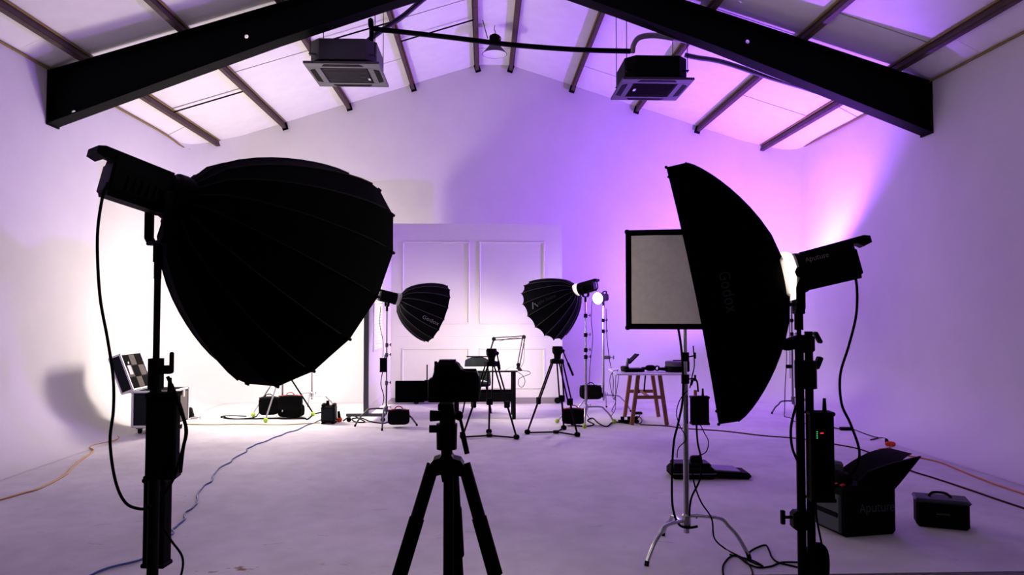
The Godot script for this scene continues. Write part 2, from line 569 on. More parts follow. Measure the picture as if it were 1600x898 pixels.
	for sd in [-1.0, 1.0]:
		var xe: float = XL + 0.01 if sd < 0 else XR - 0.01
		var top := []
		var bot := []
		for q in [[0.0, 0.655], [1.7, 0.53], [2.8, 0.455], [4.1, 0.405], [absf(xe - RIDGE), 0.37]]:
			var x: float = xe - sd * q[0]
			var yt: float = 6.415 - 0.316 * absf(x - RIDGE)
			top.append(Vector2(x, yt)); bot.append(Vector2(x, yt - q[1]))
		var poly := PackedVector2Array(top)
		var rb := bot.duplicate()
		rb.reverse()
		poly.append_array(PackedVector2Array(rb))
		var web := CSGPolygon3D.new()
		web.polygon = poly; web.depth = 0.016; web.material = M.beam_black; web.name = "web"
		beam.add_child(web, true)
		for hq in ([Vector3(-3.049, 5.145, -9.42), Vector3(-5.194, 4.147, -9.42)] if sd < 0 else [Vector3(3.447, 5.169, -9.42)]):
			var c := CSGCylinder3D.new()
			c.radius = 0.026; c.height = 0.2; c.operation = CSGShape3D.OPERATION_SUBTRACTION; c.sides = 12; c.name = "bolt_hole"
			web.add_child(c, true)
			c.position = Vector3(hq.x, hq.y, 0); c.rotation.x = PI / 2
		for fl in [top, bot]:
			var mb := MB.new()
			for i in fl.size() - 1:
				var p0: Vector2 = fl[i]
				var p1: Vector2 = fl[i + 1]
				var ang := (p1 - p0).angle()
				var md := (p0 + p1) / 2
				mb.box(Vector3(md.x, md.y, 0), Vector3((p1 - p0).length() + 0.01, 0.016, 0.24), Basis(Vector3.BACK, ang), 0.003)
			part(mb, "flange", M.beam_black, beam)
		part(MB.new().box(Vector3(xe + sd * -0.005, roof(xe, 0.125) - 0.33, 0), Vector3(0.02, 0.7, 0.26)), "end_plate", M.beam_black, beam)

# ---------------------------------------------------------------- things under the roof
func ac_unit(at: Vector3, label: String, pm: Material, bm: Material, sticker: bool) -> Node3D:
	var t := thing("ceiling_air_conditioner", label, "air conditioner", at, Basis(), "suspended cassette air conditioners")
	var s := 0.49
	part(MB.new().prism(oct(0.43, 0.13), 0.27, Transform3D(Basis(Vector3.RIGHT, PI / 2), Vector3(0, 0.2, 0))), "body", bm, t)
	part(MB.new().prism(oct(0.4, 0.12), 0.05, Transform3D(Basis(Vector3.RIGHT, PI / 2), Vector3(0, 0.045, 0))), "collar", M.ac_black, t)
	var fr := MB.new()
	for q in [[0, 0.4, 0.98, 0.18], [0, -0.4, 0.98, 0.18], [0.4, 0, 0.18, 0.62], [-0.4, 0, 0.18, 0.62]]:
		fr.box(Vector3(q[0], 0.0, q[1]), Vector3(q[2], 0.035, q[3]), Basis(), 0.004)
	part(fr, "fascia", pm, t)
	for k in 4:
		var b := Basis(Vector3.UP, PI / 2 * k)
		part(MB.new().prism(PackedVector2Array([Vector2(-0.27, -0.035), Vector2(0.27, -0.035), Vector2(0.23, 0.035), Vector2(-0.23, 0.035)]), 0.012, Transform3D(b * Basis(Vector3.RIGHT, PI / 2), b * Vector3(0, -0.017, 0.42))), "louvre", M.ac_black, t)
	var gr := part(MB.new().box(Vector3(0, 0.0, 0), Vector3(0.6, 0.01, 0.6)), "grille", M.ac_black, t)
	for k in 11:
		part(MB.new().box(Vector3(0, -0.008, -0.25 + 0.05 * k), Vector3(0.58, 0.012, 0.012)), "grille_bar", bm, gr)
	for sx in [-1, 1]:
		for sz in [-1, 1]:
			var p := Vector3(sx * 0.39, 0.2, sz * 0.39)
			part(MB.new().box(p + Vector3(0, -0.06, 0), Vector3(0.09, 0.012, 0.05)), "bracket", bm, t)
			part(MB.new().cyl(p + Vector3(sx * 0.03, -0.09, 0), Vector3(p.x + sx * 0.03, roof(at.x + p.x + sx * 0.03) - at.y - 0.001, p.z), 0.006, -1, 6), "hanging_rod", M.dark_metal, t)
	if sticker:
		part(MB.new().box(Vector3(-0.24, -0.019, 0.02), Vector3(0.035, 0.004, 0.1)), "sticker", M.paper, t)
	else:
		part(MB.new().box(Vector3(0.27, -0.019, -0.14), Vector3(0.03, 0.004, 0.08)), "sticker", M.paper, t)
	return t
func oct(h: float, c: float) -> PackedVector2Array:
	return PackedVector2Array([Vector2(-h, -h + c), Vector2(-h + c, -h), Vector2(h - c, -h), Vector2(h, -h + c), Vector2(h, h - c), Vector2(h - c, h), Vector2(-h + c, h), Vector2(-h, h - c)])
func make_ceiling_fittings():
	ac_unit(Vector3(-1.86, 4.85, -9.98), "grey cassette air conditioner hung left, above the big round softbox", M.ac_panel, M.ac_grey, false)
	ac_unit(Vector3(2.36, 4.79, -10.28), "dark cassette air conditioner hung right, pipes running into its top", M.ac_grey, M.ac_black, true)
	cable("drain_pipe", "black drain pipe spanning between the two air conditioners under the ridge", [Vector3(-1.52, 5.0, -9.75), Vector3(-1.5, 5.3, -9.7), Vector3(-1.5, 5.43, -9.66), Vector3(-1.5, 5.45, -9.6), Vector3(-1.49, 5.36, -9.6)] + [Vector3(-1.391, 5.33, -9.6), Vector3(-1.157, 5.308, -9.6), Vector3(-0.485, 5.241, -9.6), Vector3(0.359, 5.15, -9.6), Vector3(1.208, 5.098, -9.6), Vector3(1.934, 5.086, -9.6)], 0.034, M.ac_black, "", "pipe")
	cable("insulated_pipe", "grey insulated pipe climbing from left air conditioner towards the ridge", [Vector3(-1.69, 5.253, -10.1), Vector3(-1.612, 5.361, -10.1), Vector3(-1.393, 5.535, -10.1), Vector3(-1.13, 5.718, -10.1), Vector3(-0.866, 5.947, -10.1), Vector3(-0.601, 6.15, -10.1)], 0.036, M.ac_grey, "insulated pipes", "pipe")
	cable("insulated_pipe", "pale insulated pipe looping out of the right air conditioner top", [Vector3(2.041, 5.214, -10), Vector3(2.06, 5.321, -10), Vector3(2.123, 5.412, -10), Vector3(2.239, 5.45, -10), Vector3(2.418, 5.452, -10), Vector3(2.776, 5.394, -10), Vector3(3.135, 5.3, -10), Vector3(3.763, 5.029, -10), Vector3(4.484, 4.767, -10), Vector3(5.116, 4.522, -10)], 0.04, M.insulation, "insulated pipes", "pipe")
	cable("insulated_pipe", "lower insulated pipe leaving the right air conditioner's side along the rafter", [Vector3(2.858, 5.295, -10.3), Vector3(3.042, 5.26, -10.3), Vector3(3.412, 5.2, -10.3), Vector3(4.06, 4.995, -10.3), Vector3(4.618, 4.834, -10.3), Vector3(5.27, 4.637, -10.3)], 0.035, M.ac_grey, "insulated pipes", "pipe")
	cable("insulated_pipe", "pale pipe lying along the rafter underside right of the ridge", [Vector3(1.056, 5.967, -9.75), Vector3(1.272, 5.866, -9.75), Vector3(1.446, 5.763, -9.75), Vector3(1.749, 5.663, -9.75), Vector3(2.097, 5.563, -9.75), Vector3(2.446, 5.48, -9.75)], 0.034, M.insulation, "insulated pipes", "pipe")
	cable("lamp_wire", "thin black wire sagging from the ridge to the pendant lamp", [Vector3(-0.102, 6.866, -12), Vector3(-0.059, 6.566, -12), Vector3(-0.006, 6.331, -12), Vector3(0.047, 6.139, -12)], 0.008, M.ac_black, "", "wire")
	var t := thing("pendant_lamp", "unlit bell-shaped high bay lamp hanging from the ridge", "lamp", Vector3(0.165, 5.95, -12.2))
	part(MB.new().lathe(Vector3.ZERO, Vector3.UP, [Vector2(0.205, -0.005), Vector2(0.21, 0.0), Vector2(0.1, 0.13), Vector2(0.085, 0.15), Vector2(0, 0.15)], 24, false), "reflector", M.ac_grey, t)
	part(MB.new().lathe(Vector3(0, -0.003, 0), Vector3.UP, [Vector2(0, 0.07), Vector2(0.12, 0.06), Vector2(0.2, 0.0)], 24, true), "diffuser", M.table_white, t)
	var hs := MB.new()
	for k in 10:
		hs.box(Basis(Vector3.UP, TAU * k / 10) * Vector3(0.06, 0.23, 0), Vector3(0.06, 0.16, 0.012), Basis(Vector3.UP, TAU * k / 10))
	hs.cyl(Vector3(0, 0.15, 0), Vector3(0, 0.33, 0), 0.07, 0.055, 12)
	part(hs, "housing", M.ac_black, t)
	part(MB.new().tube([Vector3(0.09, 0.2, 0), Vector3(0.105, 0.27, 0), Vector3(0.09, 0.3, 0), Vector3(0.05, 0.3, 0)], 0.008), "bracket", M.ac_black, t)
	part(MB.new().tube(curve([Vector3(0, 0.33, 0), Vector3(0.012, 0.38, 0), Vector3(-0.008, 0.42, 0), Vector3(0.004, 0.49, 0)]), 0.006), "hook_chain", M.dark_metal, t)

# ---------------------------------------------------------------- panelled set wall
func make_set_wall():
	var t := thing("panelled_set_wall", "white free-standing set wall with moulded door-like panels at the back", "set wall", Vector3(0, 0, -13.2))
	part(MB.new().box(Vector3(-0.155, 1.66, 0), Vector3(3.1, 3.1, 0.06)), "board", M.set_white, t)
	part(MB.new().box(Vector3(-0.155, 0.055, 0.005), Vector3(3.1, 0.11, 0.07)), "skirting", M.skirting, t)
	var f := 0.035
	for q in [[-1.45, -0.28, 1.43, 2.88], [-0.08, 1.07, 1.43, 2.88], [-1.45, -0.28, 0.28, 0.98], [-0.08, 1.07, 0.28, 0.98]]:
		var cx: float = (q[0] + q[1]) / 2
		var cy: float = (q[2] + q[3]) / 2
		for e in [[cx, q[2], q[1] - q[0], f], [cx, q[3], q[1] - q[0], f], [q[0], cy, f, q[3] - q[2]], [q[1], cy, f, q[3] - q[2]]]:
			part(MB.new().box(Vector3(e[0], e[1], 0.036), Vector3(e[2] + f, e[3], 0.03) if e[3] == f else Vector3(f, e[3] - f, 0.03), Basis(), 0.01), "moulding", M.set_white, t)
	part(MB.new().box(Vector3(-0.155, 1.2, 0.031), Vector3(3.0, 0.012, 0.008), Basis(), 0.003), "rail", M.set_white, t)
	for x in [-1.2, 1.3]:
		part(MB.new().cyl(Vector3(x, 0.06, 0.06), Vector3(x, 0.06, 0.1), 0.055, -1, 12), "castor", M.plastic, t)
	# side flat with a shuttered window, on a castor frame
	var a := Vector3(-1.75, 0, -11.02)
	var b := Vector3(-1.68, 0, -13.16)
	var dir := (b - a).normalized()
	var side := Vector3(-dir.z, 0, dir.x) # towards +x
	if side.x < 0: side = -side
	var bs := Basis(dir, Vector3.UP, dir.cross(Vector3.UP))
	var s := thing("window_flat", "white set flat with a bright shuttered window, edge-on beside the panelled wall", "set wall", a, bs)
	var L := (b - a).length()
	var w0 := 0.42
	var w1 := 1.2
	var y0 := 1.03
	var y1 := 2.5
	for q in [[0.02, w0, 0.1, 3.2], [w1, L, 0.1, 3.2], [w0, w1, 0.1, y0], [w0, w1, y1, 3.2]]:
		part(MB.new().box(Vector3((q[0] + q[1]) / 2, (q[2] + q[3]) / 2, 0), Vector3(q[1] - q[0], q[3] - q[2], 0.045)), "board", M.set_white, s)
	part(MB.new().box(Vector3(0.0, 1.65, 0), Vector3(0.05, 3.1, 0.07)), "edge_post", M.grey_steel, s)
	part(MB.new().box(Vector3(L / 2, 0.17, -0.03 if side.dot(bs.z) < 0 else 0.03), Vector3(L - 0.06, 0.14, 0.02), Basis(), 0.004), "skirting", M.set_white, s)
	var wf := MB.new()
	for q in [[(w0 + w1) / 2, y0, w1 - w0 + 0.06, 0.04], [(w0 + w1) / 2, y1, w1 - w0 + 0.06, 0.04], [w0, (y0 + y1) / 2, 0.04, y1 - y0], [w1, (y0 + y1) / 2, 0.04, y1 - y0]]:
		wf.box(Vector3(q[0], q[1], 0), Vector3(q[2], q[3], 0.08), Basis(), 0.006)
	var win := part(wf, "window_frame", M.set_white, s)
	for k in 31:
		part(MB.new().box(Vector3((w0 + w1) / 2, y0 + 0.045 + k * 0.046, 0), Vector3(w1 - w0 - 0.05, 0.004, 0.05), Basis(Vector3.RIGHT, 0.35)), "slat", M.slat, win)
	for x in [w0 + 0.15, w1 - 0.15]:
		part(MB.new().box(Vector3(x, (y0 + y1) / 2, 0), Vector3(0.008, y1 - y0 - 0.04, 0.01)), "ladder_tape", M.slat, win)
	var bz: float = signf(side.dot(bs.z))
	part(MB.new().box(Vector3(0.0, 0.105, 0), Vector3(0.05, 0.045, 0.58), Basis(), 0.006), "foot_bar", M.grey_steel, s)
	for z in [-0.25, 0.25]:
		var fk := part(MB.new().box(Vector3(0.0, 0.075, z), Vector3(0.035, 0.03, 0.045), Basis(), 0.005), "castor_fork", M.grey_steel, s)
		part(MB.new().cyl(Vector3(-0.012, 0.034, z), Vector3(0.012, 0.034, z), 0.034, -1, 12), "wheel", M.rubber, fk)

# ---------------------------------------------------------------- lighting gear
func softbox_dome(label: String, at: Vector3, b: Basis, L: float, R: float, q: float, m: float, ribs: int, fab: Material, lip: float, scallop: float, glow: Material, sag := 0.012) -> Node3D:
	var t := thing("round_softbox", label, "softbox", at, b, "black parabolic softboxes")
	var r0 := 0.075
	var rows := 11
	var seam := []
	for k in ribs:
		var line := []
		var an := TAU * (k + 0.5) / ribs
		for i in rows:
			var s := float(i) / (rows - 1)
			var r := r0 + (R - r0) * pow(1.0 - pow(1.0 - s, q), 1.0 / m)
			line.append(Vector3(cos(an) * r, sin(an) * r, s * (L - lip)))
		line.append(Vector3(cos(an) * R, sin(an) * R, L))
		seam.append(line)
	for k in ribs:
		var a: Array = seam[k]
		var c: Array = seam[(k + 1) % ribs]
		var g := []
		for i in a.size():
			var row := []
			var sfrac := float(i) / (a.size() - 1)
			for j in 5:
				var f := j / 4.0
				var p: Vector3 = a[i].lerp(c[i], f)
				var dip := 4.0 * f * (1.0 - f)
				var rad := Vector3(p.x, p.y, 0).normalized()
				p -= rad * dip * sag * sfrac * (R / 0.45)
				p.z -= dip * scallop * pow(sfrac, 6.0)
				row.append(p)
			g.append(row)
		part(MB.new().grid(g, Vector3(0, 0, L * 0.6)), "gore", fab, t)
	for k in ribs:
		var ln := []
		for i in rows: ln.append(seam[k][i] * Vector3(1.004, 1.004, 1.0))
		part(MB.new().tube(ln, 0.0035 if R > 0.4 else 0.003, 5), "seam_piping", M.piping if fab != M.near_fabric else M.near_piping, t)
	for k in ribs:
		part(MB.new().cyl(seam[k][-1] - Vector3(0, 0, 0.012), seam[k][-1] + Vector3(0, 0, 0.006), 0.006, -1, 6), "rod_tip", M.plastic, t)
	part(MB.new().lathe(Vector3.ZERO, Vector3.BACK, [Vector2(0.055, -0.05), Vector2(0.084, -0.05), Vector2(0.092, -0.02), Vector2(0.09, 0.012), Vector2(0.08, 0.02)], 24), "speed_ring", M.plastic if fab == M.near_fabric else M.ring_white, t)
	part(MB.new().lathe(Vector3(0, 0, L - max(lip, 0.06)), Vector3.BACK, [Vector2(0, 0.0), Vector2(R * 0.93, 0.0), Vector2(R * 0.93, 0.004), Vector2(0, 0.004)], 32, false, 0.0), "front_diffuser", glow, t)
	return t
func lamp_head(label: String, at: Vector3, b: Basis, s: float, group: String, words: String, pivot_back: float, drop: float, bare := false) -> Node3D:
	# origin at the bayonet mount, +Z the way it shines
	var t := thing("studio_light_head", label, "studio light", at, b, group)
	var sec := PackedVector2Array([Vector2(-0.06, -0.05), Vector2(-0.035, -0.075), Vector2(0.035, -0.075), Vector2(0.06, -0.05), Vector2(0.066, 0.02), Vector2(0.05, 0.068), Vector2(-0.05, 0.068), Vector2(-0.066, 0.02)])
	for i in sec.size(): sec[i] *= s
	var body := part(MB.new().prism(sec, 0.2 * s, Transform3D(Basis(), Vector3(0, 0, -0.125 * s))), "body", M.plastic, t)
	for sx in [-1, 1]:
		for k in 5:
			part(MB.new().box(Vector3(sx * 0.066 * s, -0.02 * s, (-0.08 - 0.024 * k) * s), Vector3(0.004, 0.05 * s, 0.008 * s)), "cooling_slot", M.dark_metal, body)
	# top plate that runs back into a carrying handle
	var side := PackedVector2Array([Vector2(-0.03, 0.06), Vector2(-0.03, 0.078), Vector2(-0.27, 0.084), Vector2(-0.292, 0.076), Vector2(-0.292, 0.05), Vector2(-0.262, 0.042), Vector2(-0.24, 0.06)])
	for i in side.size(): side[i] *= s
	part(MB.new().prism(side, 0.096 * s, Transform3D(Basis(Vector3.UP, -PI / 2), Vector3.ZERO)), "handle", M.plastic, t)
	part(MB.new().lathe(Vector3.ZERO, Vector3.BACK, [Vector2(0, -0.03 * s), Vector2(0.078 * s, -0.03 * s), Vector2(0.082 * s, -0.015 * s), Vector2(0.082 * s, 0.0), Vector2(0.06 * s, 0.004 * s), Vector2(0.05 * s, -0.006 * s), Vector2(0, -0.006 * s)], 24), "mount_ring", M.plastic, t)
	part(MB.new().box(Vector3(0, -0.01 * s, -0.228 * s), Vector3(0.1 * s, 0.1 * s, 0.01 * s), Basis(), 0.004), "rear_panel", M.dark_metal, t)
	# yoke stays upright whatever the tilt of the head
	var piv := at - b.z * pivot_back
	var flat := Vector3(b.z.x, 0, b.z.z).normalized()
	var yb := Basis(Vector3.UP.cross(flat), Vector3.UP, flat)
	var inv := t.transform.affine_inverse()
	var h := 0.078 * s
	var yk := MB.new()
	for sx in [-1, 1]:
		yk.box(Vector3(sx * h, -drop * 0.45, 0), Vector3(0.012 * s, drop * 0.9, 0.034 * s), Basis(), 0.004)
		yk.box(Vector3(sx * (h - 0.012 * s), -drop + 0.012 * s, 0), Vector3(0.034 * s, 0.012 * s, 0.034 * s), Basis(Vector3.BACK, sx * 0.7), 0.003)
	yk.box(Vector3(0, -drop, 0), Vector3(2 * h - 0.03 * s, 0.014 * s, 0.036 * s), Basis(), 0.004)
	var yo := part(yk, "yoke", M.plastic, t, inv * Transform3D(yb, piv))
	part(MB.new().cyl(Vector3(h, 0, 0), Vector3(h + 0.03 * s, 0, 0), 0.02 * s, 0.024 * s, 8), "tilt_knob", M.plastic, yo)
	part(MB.new().cyl(Vector3(0, -drop - 0.07 * s, 0), Vector3(0, -drop, 0), 0.017 * s, -1, 10), "spud_socket", M.plastic, yo)
	if words != "":
		lettering(words, 0.024 * s, M.letter_light, t, Transform3D(Basis(Vector3(0, 0, -1), Vector3(0, 1, 0), Vector3(1, 0, 0)), Vector3(0.0625 * s, 0.042 * s, -0.085 * s)))
	return t
func yoke_foot(at: Vector3, b: Basis, pivot_back: float, drop: float) -> Vector3:
	return at - b.z * pivot_back - Vector3(0, drop, 0)
func knob(p: Vector3, dir: Vector3, r := 0.016, l := 0.04) -> MB:
	var mb := MB.new()
	mb.cyl(p, p + dir * l * 0.6, r * 0.35, -1, 6)
	mb.box(p + dir * l * 0.8, Vector3(r * 0.9, r * 3.0, r * 0.9) if absf(dir.y) < 0.5 else Vector3(r * 3, r * 0.9, r * 0.9), Basis(), 0.002)
	return mb
func c_stand(called: String, label: String, at: Vector3, height: float, angles: Array, R: float, hub: float, m: Material, collars: Array, r := 0.0175, balls := false, group := "chrome turtle-base stands") -> Node3D:
	var t := thing(called, label, "light stand", at, Basis(), group)
	var lo := hub - 0.1
	var h1: float = collars[0] if collars.size() > 0 else height
	part(MB.new().cyl(Vector3(0, lo, 0), Vector3(0, h1, 0), r), "column", m, t)
	part(MB.new().cyl(Vector3(0, h1, 0), Vector3(0, height, 0), r * 0.72), "riser", m, t)
	part(MB.new().lathe(Vector3(0, hub - 0.06, 0), Vector3.UP, [Vector2(0, 0), Vector2(r + 0.009, 0), Vector2(r + 0.012, 0.01), Vector2(r + 0.012, 0.075), Vector2(r + 0.006, 0.085), Vector2(0, 0.085)], 12), "hub", m, t)
	part(knob(Vector3(r + 0.01, hub + 0.01, 0), Vector3.RIGHT, 0.012, 0.05), "hub_knob", m, t)
	var k := 0
	for a in angles:
		var d := Vector3(cos(a), 0, -sin(a))
		var y := hub - 0.045 + 0.03 * k
		var lg := part(MB.new().tube(curve([d * 0.02 + Vector3(0, y, 0), d * R * 0.3 + Vector3(0, y + 0.004, 0), d * R * 0.56 + Vector3(0, y - 0.005, 0), d * R * 0.68 + Vector3(0, y - 0.05, 0), d * R * 0.82 + Vector3(0, y * 0.55, 0), d * R + Vector3(0, 0.012, 0)], 5), 0.0125, 8), "leg", m, t)
		if balls:
			part(MB.new().pillow(d * R + Vector3(0, 0.033, 0), Vector3(0.066, 0.066, 0.066), 1, 1), "tennis_ball", M.tennis, lg)
		else:
			part(MB.new().cyl(d * R + Vector3(0, 0, 0), d * (R - 0.008) + Vector3(0, 0.03, 0), 0.015, -1, 8), "foot_cap", M.rubber, lg)
		k += 1
	for c in collars:
		var co := part(MB.new().cyl(Vector3(0, c - 0.04, 0), Vector3(0, c + 0.02, 0), r + 0.009, -1, 12), "collar", M.plastic if r > 0.015 else m, t)
		part(knob(Vector3(r + 0.008, c - 0.01, 0), Vector3(0.9, 0.2, 0.3).normalized(), 0.014, 0.05), "collar_knob", M.plastic, co)
	return t
func sandbag(label: String, at: Vector3, turn: float, size: Vector3, red_handle := true) -> Node3D:
	var t := thing("sandbag", label, "sandbag", at, Basis(Vector3.UP, turn), "black sandbags weighing down the stands")
	part(MB.new().pillow(Vector3(0, size.y * 0.5, size.z * 0.26), Vector3(size.x, size.y, size.z * 0.5), 0.45, 0.35), "pouch", M.rubber, t)
	part(MB.new().pillow(Vector3(0, size.y * 0.5, -size.z * 0.26), Vector3(size.x, size.y, size.z * 0.5), 0.45, 0.35), "pouch", M.rubber, t)
	part(MB.new().box(Vector3(0, size.y * 0.94, 0), Vector3(size.x * 0.96, 0.012, size.z * 0.4), Basis(), 0.003), "seam_flap", M.rubber, t)
	if red_handle:
		part(MB.new().box(Vector3(size.x * 0.3, size.y * 0.965, size.z * 0.1), Vector3(size.x * 0.36, 0.012, 0.03), Basis(), 0.003), "red_trim", M.red, t)
		part(MB.new().box(Vector3(-size.x * 0.3, size.y * 0.965, size.z * 0.1), Vector3(size.x * 0.36, 0.012, 0.03), Basis(), 0.003), "red_trim", M.red, t)
	var hp := []
	for k in 9:
		var a := PI * k / 8
		hp.append(Vector3(cos(a) * 0.06, size.y * 0.94 + sin(a) * 0.055, 0))
	part(MB.new().tube(hp, 0.008, 6), "handle", M.red if red_handle else M.rubber, t)
	return t
func ballast(label: String, at: Vector3, turn: float, s: Vector3, leds := false) -> Node3D:
	var t := thing("light_controller", label, "controller", at, Basis(Vector3.UP, turn), "controllers strapped to the stands")
	var body := part(MB.new().box(Vector3.ZERO, s, Basis(), 0.006), "housing", M.rubber, t)
	for e in [-1, 1]:
		part(MB.new().box(Vector3(0, e * (s.y * 0.5 - 0.008), 0), Vector3(s.x + 0.008, 0.016, s.z + 0.008), Basis(), 0.004), "end_cap", M.plastic, t)
	part(MB.new().cyl(Vector3(s.x * 0.2, s.y * 0.5, 0), Vector3(s.x * 0.2, s.y * 0.5 + 0.05, 0), 0.009, 0.006, 8), "connector", M.plastic, t)
	part(MB.new().box(Vector3(0, s.y * 0.2, -s.z * 0.5 - 0.012), Vector3(s.x * 0.4, 0.03, 0.024), Basis(), 0.003), "clamp", M.plastic, t)
	if leds:
		for k in 4: part(MB.new().box(Vector3(-0.022, s.y * 0.5 - 0.075 - 0.008 * k, s.z * 0.5 + 0.001), Vector3(0.004, 0.003, 0.002)), "indicator", M.led_green, body)
		part(MB.new().box(Vector3(-0.004, s.y * 0.5 - 0.08, s.z * 0.5 + 0.001), Vector3(0.012, 0.004, 0.002)), "indicator", M.led_red, body)
	return t

func bulb(at: Vector3, e: float, c := SET_WHITE, size := 0.02) -> void:
	var l := OmniLight3D.new()
	l.name = "bulb_light"
	add_child(l, true)
	l.position = at; l.light_color = c; l.light_energy = e; l.light_size = size; l.omni_range = 30.0; l.omni_attenuation = 2.0; l.shadow_enabled = true
func light_area(at: Vector3, to: Vector3, c: Color, e: float, sx: float, sy: float) -> void:
	var l := AreaLight3D.new()
	l.name = "area_light"
	add_child(l, true)
	l.look_at_from_position(at, at + to, Vector3.UP)
	l.area_size = Vector2(sx, sy)
	l.light_color = c; l.light_energy = e
	l.area_range = 40.0
	l.shadow_enabled = true

func make_foreground_lights():
	material("near_piping", Color(0.13, 0.13, 0.14), 0.5)
	# ---- big dome, left
	var at := Vector3(-1.125, 2.018, -2.75)
	var b := aim(0.652, -0.432)
	softbox_dome("huge black parabolic softbox filling the left foreground, seen from behind", at, b, 0.63, 0.5, 1.264, 1.635, 16, M.near_fabric, 0.05, 0.0, M.glow_soft, 0.001)
	light_area(at + b.z * 0.66, b.z, WARM, DOME_ENERGY, 0.7, 0.7)
	var lb := aim(0.76, -0.23)
	var la := at - lb.z * 0.03
	lamp_head("black studio light head behind the huge left softbox", la, lb, 1.0, "near studio lights", "", 0.048, 0.18)
	var foot := yoke_foot(la, lb, 0.048, 0.18)
	var top := foot.y - 0.04
	var st := thing("light_stand", "tall black stand under the huge left softbox", "light stand", Vector3(foot.x, 0, foot.z), Basis(), "near black stands")
	part(MB.new().cyl(Vector3(0, 1.42, 0), Vector3(0, top - 0.01, 0), 0.0115), "upper_tube", M.plastic, st)
	part(MB.new().cyl(Vector3(0, top - 0.09, 0), Vector3(0, top - 0.03, 0), 0.013), "spigot", M.plastic, st)
	part(MB.new().cyl(Vector3(0, 0.3, 0), Vector3(0, 1.44, 0), 0.0195), "lower_tube", M.plastic, st)
	part(MB.new().cyl(Vector3(0, 1.33, 0), Vector3(0, 1.44, 0), 0.027, -1, 12), "collar", M.plastic, st)
	part(MB.new().box(Vector3(0.04, 1.4, 0), Vector3(0.035, 0.03, 0.03), Basis(), 0.004).box(Vector3(0.055, 1.425, 0), Vector3(0.012, 0.075, 0.02), Basis(), 0.004), "lever", M.plastic, st)
	for k in 3:
		var a := 0.5 + TAU * k / 3
		var d := Vector3(cos(a), 0, sin(a))
		part(MB.new().cyl(d * 0.03 + Vector3(0, 0.62, 0), d * 0.55 + Vector3(0, 0.012, 0), 0.012), "leg", M.plastic, st)
	var b1 := ballast("wide black controller hanging high on the left stand", Vector3(foot.x + 0.05, 1.175, foot.z + 0.05), 0.12, Vector3(0.1, 0.3, 0.06))
	var b2 := ballast("long slim black power supply low on the left stand", Vector3(foot.x - 0.012, 0.845, foot.z - 0.06), -0.1, Vector3(0.08, 0.32, 0.06))
	cable("lamp_cable", "black cable looping from the left lamp down to its power supply", [la - lb.z * 0.23 + Vector3(0, -0.03, 0)] + [Vector3(-1.272, 2.036, -2.52), Vector3(-1.288, 1.993, -2.52)] + [Vector3(-1.323, 1.862, -2.56), Vector3(-1.311, 1.665, -2.56), Vector3(-1.282, 1.513, -2.56), Vector3(-1.261, 1.383, -2.56), Vector3(-1.258, 1.274, -2.56)] + [Vector3(-1.287, 1.16, -2.6), Vector3(-1.267, 1.029, -2.6), Vector3(-1.231, 0.952, -2.6), Vector3(-1.179, 0.93, -2.6), Vector3(-1.145, 0.94, -2.6)], 0.0052, M.rubber, "near lamp cables")
	cable("power_cable", "short black cable running from upper to lower pack on left stand", [Vector3(-1.09, 1.355, -2.62), Vector3(-1.054, 1.266, -2.62), Vector3(-1.039, 1.188, -2.62), Vector3(-1.054, 1.111, -2.62), Vector3(-1.076, 1.034, -2.62), Vector3(-1.106, 0.979, -2.62)], 0.005, M.rubber, "near lamp cables")
	cable("power_cable", "black cable hanging from the lower pack towards the floor, left stand", [Vector3(-1.121, 0.84, -2.66), Vector3(-1.098, 0.802, -2.66), Vector3(-1.06, 0.746, -2.66), Vector3(-1.063, 0.684, -2.66), Vector3(-1.091, 0.613, -2.66)], 0.004, M.rubber, "near lamp cables")
	cable("strap", "black webbing strap dangling beside the left stand's controller", [Vector3(-1.096, 1.383, -2.6), Vector3(-1.073, 1.33, -2.6), Vector3(-1.05, 1.268, -2.6), Vector3(-1.029, 1.198, -2.6), Vector3(-1.039, 1.136, -2.6), Vector3(-1.047, 1.053, -2.6)], 0.006, M.rubber, "", "strap")
	# ---- strip box, right
	var sa := Vector3(1.203, 1.749, -2.9)
	var sb := aim(-1.28, -0.187)
	strip_softbox(sa, sb)
	var rb := aim(-1.27, -0.235)
	var ra := sa - rb.z * 0.04
	lamp_head("black studio light head behind the tall strip softbox at right", ra, rb, 1.0, "near studio lights", "Aputure", 0.01, 0.155)
	var rf := yoke_foot(ra, rb, 0.01, 0.155)
	var rs := thing("light_stand", "tall black stand under the strip softbox at right", "light stand", Vector3(rf.x, 0, rf.z), Basis(), "near black stands")
	var rt := rf.y
	part(MB.new().cyl(Vector3(0, rt - 0.16, 0), Vector3(0, rt - 0.02, 0), 0.009), "spigot", M.plastic, rs)
	part(MB.new().cyl(Vector3(0, 0.3, 0), Vector3(0, rt - 0.1, 0), 0.017), "main_tube", M.plastic, rs)
	part(MB.new().cyl(Vector3(0.034, 0.42, 0.01), Vector3(0.034, 1.53, 0.01), 0.016), "second_tube", M.dark_metal, rs)
	part(MB.new().pillow(Vector3(-0.022, rt - 0.12, 0), Vector3(0.11, 0.05, 0.06), 0.8, 0.8, Basis(Vector3.BACK, 0.35)), "wing_clamp", M.plastic, rs)
	part(MB.new().box(Vector3(0.03, rt - 0.125, 0), Vector3(0.055, 0.07, 0.05), Basis(), 0.01), "clamp_block", M.plastic, rs)
	part(MB.new().box(Vector3(0.075, rt - 0.1, 0.0), Vector3(0.014, 0.05, 0.03), Basis(Vector3.BACK, 0.5), 0.004), "lever", M.plastic, rs)
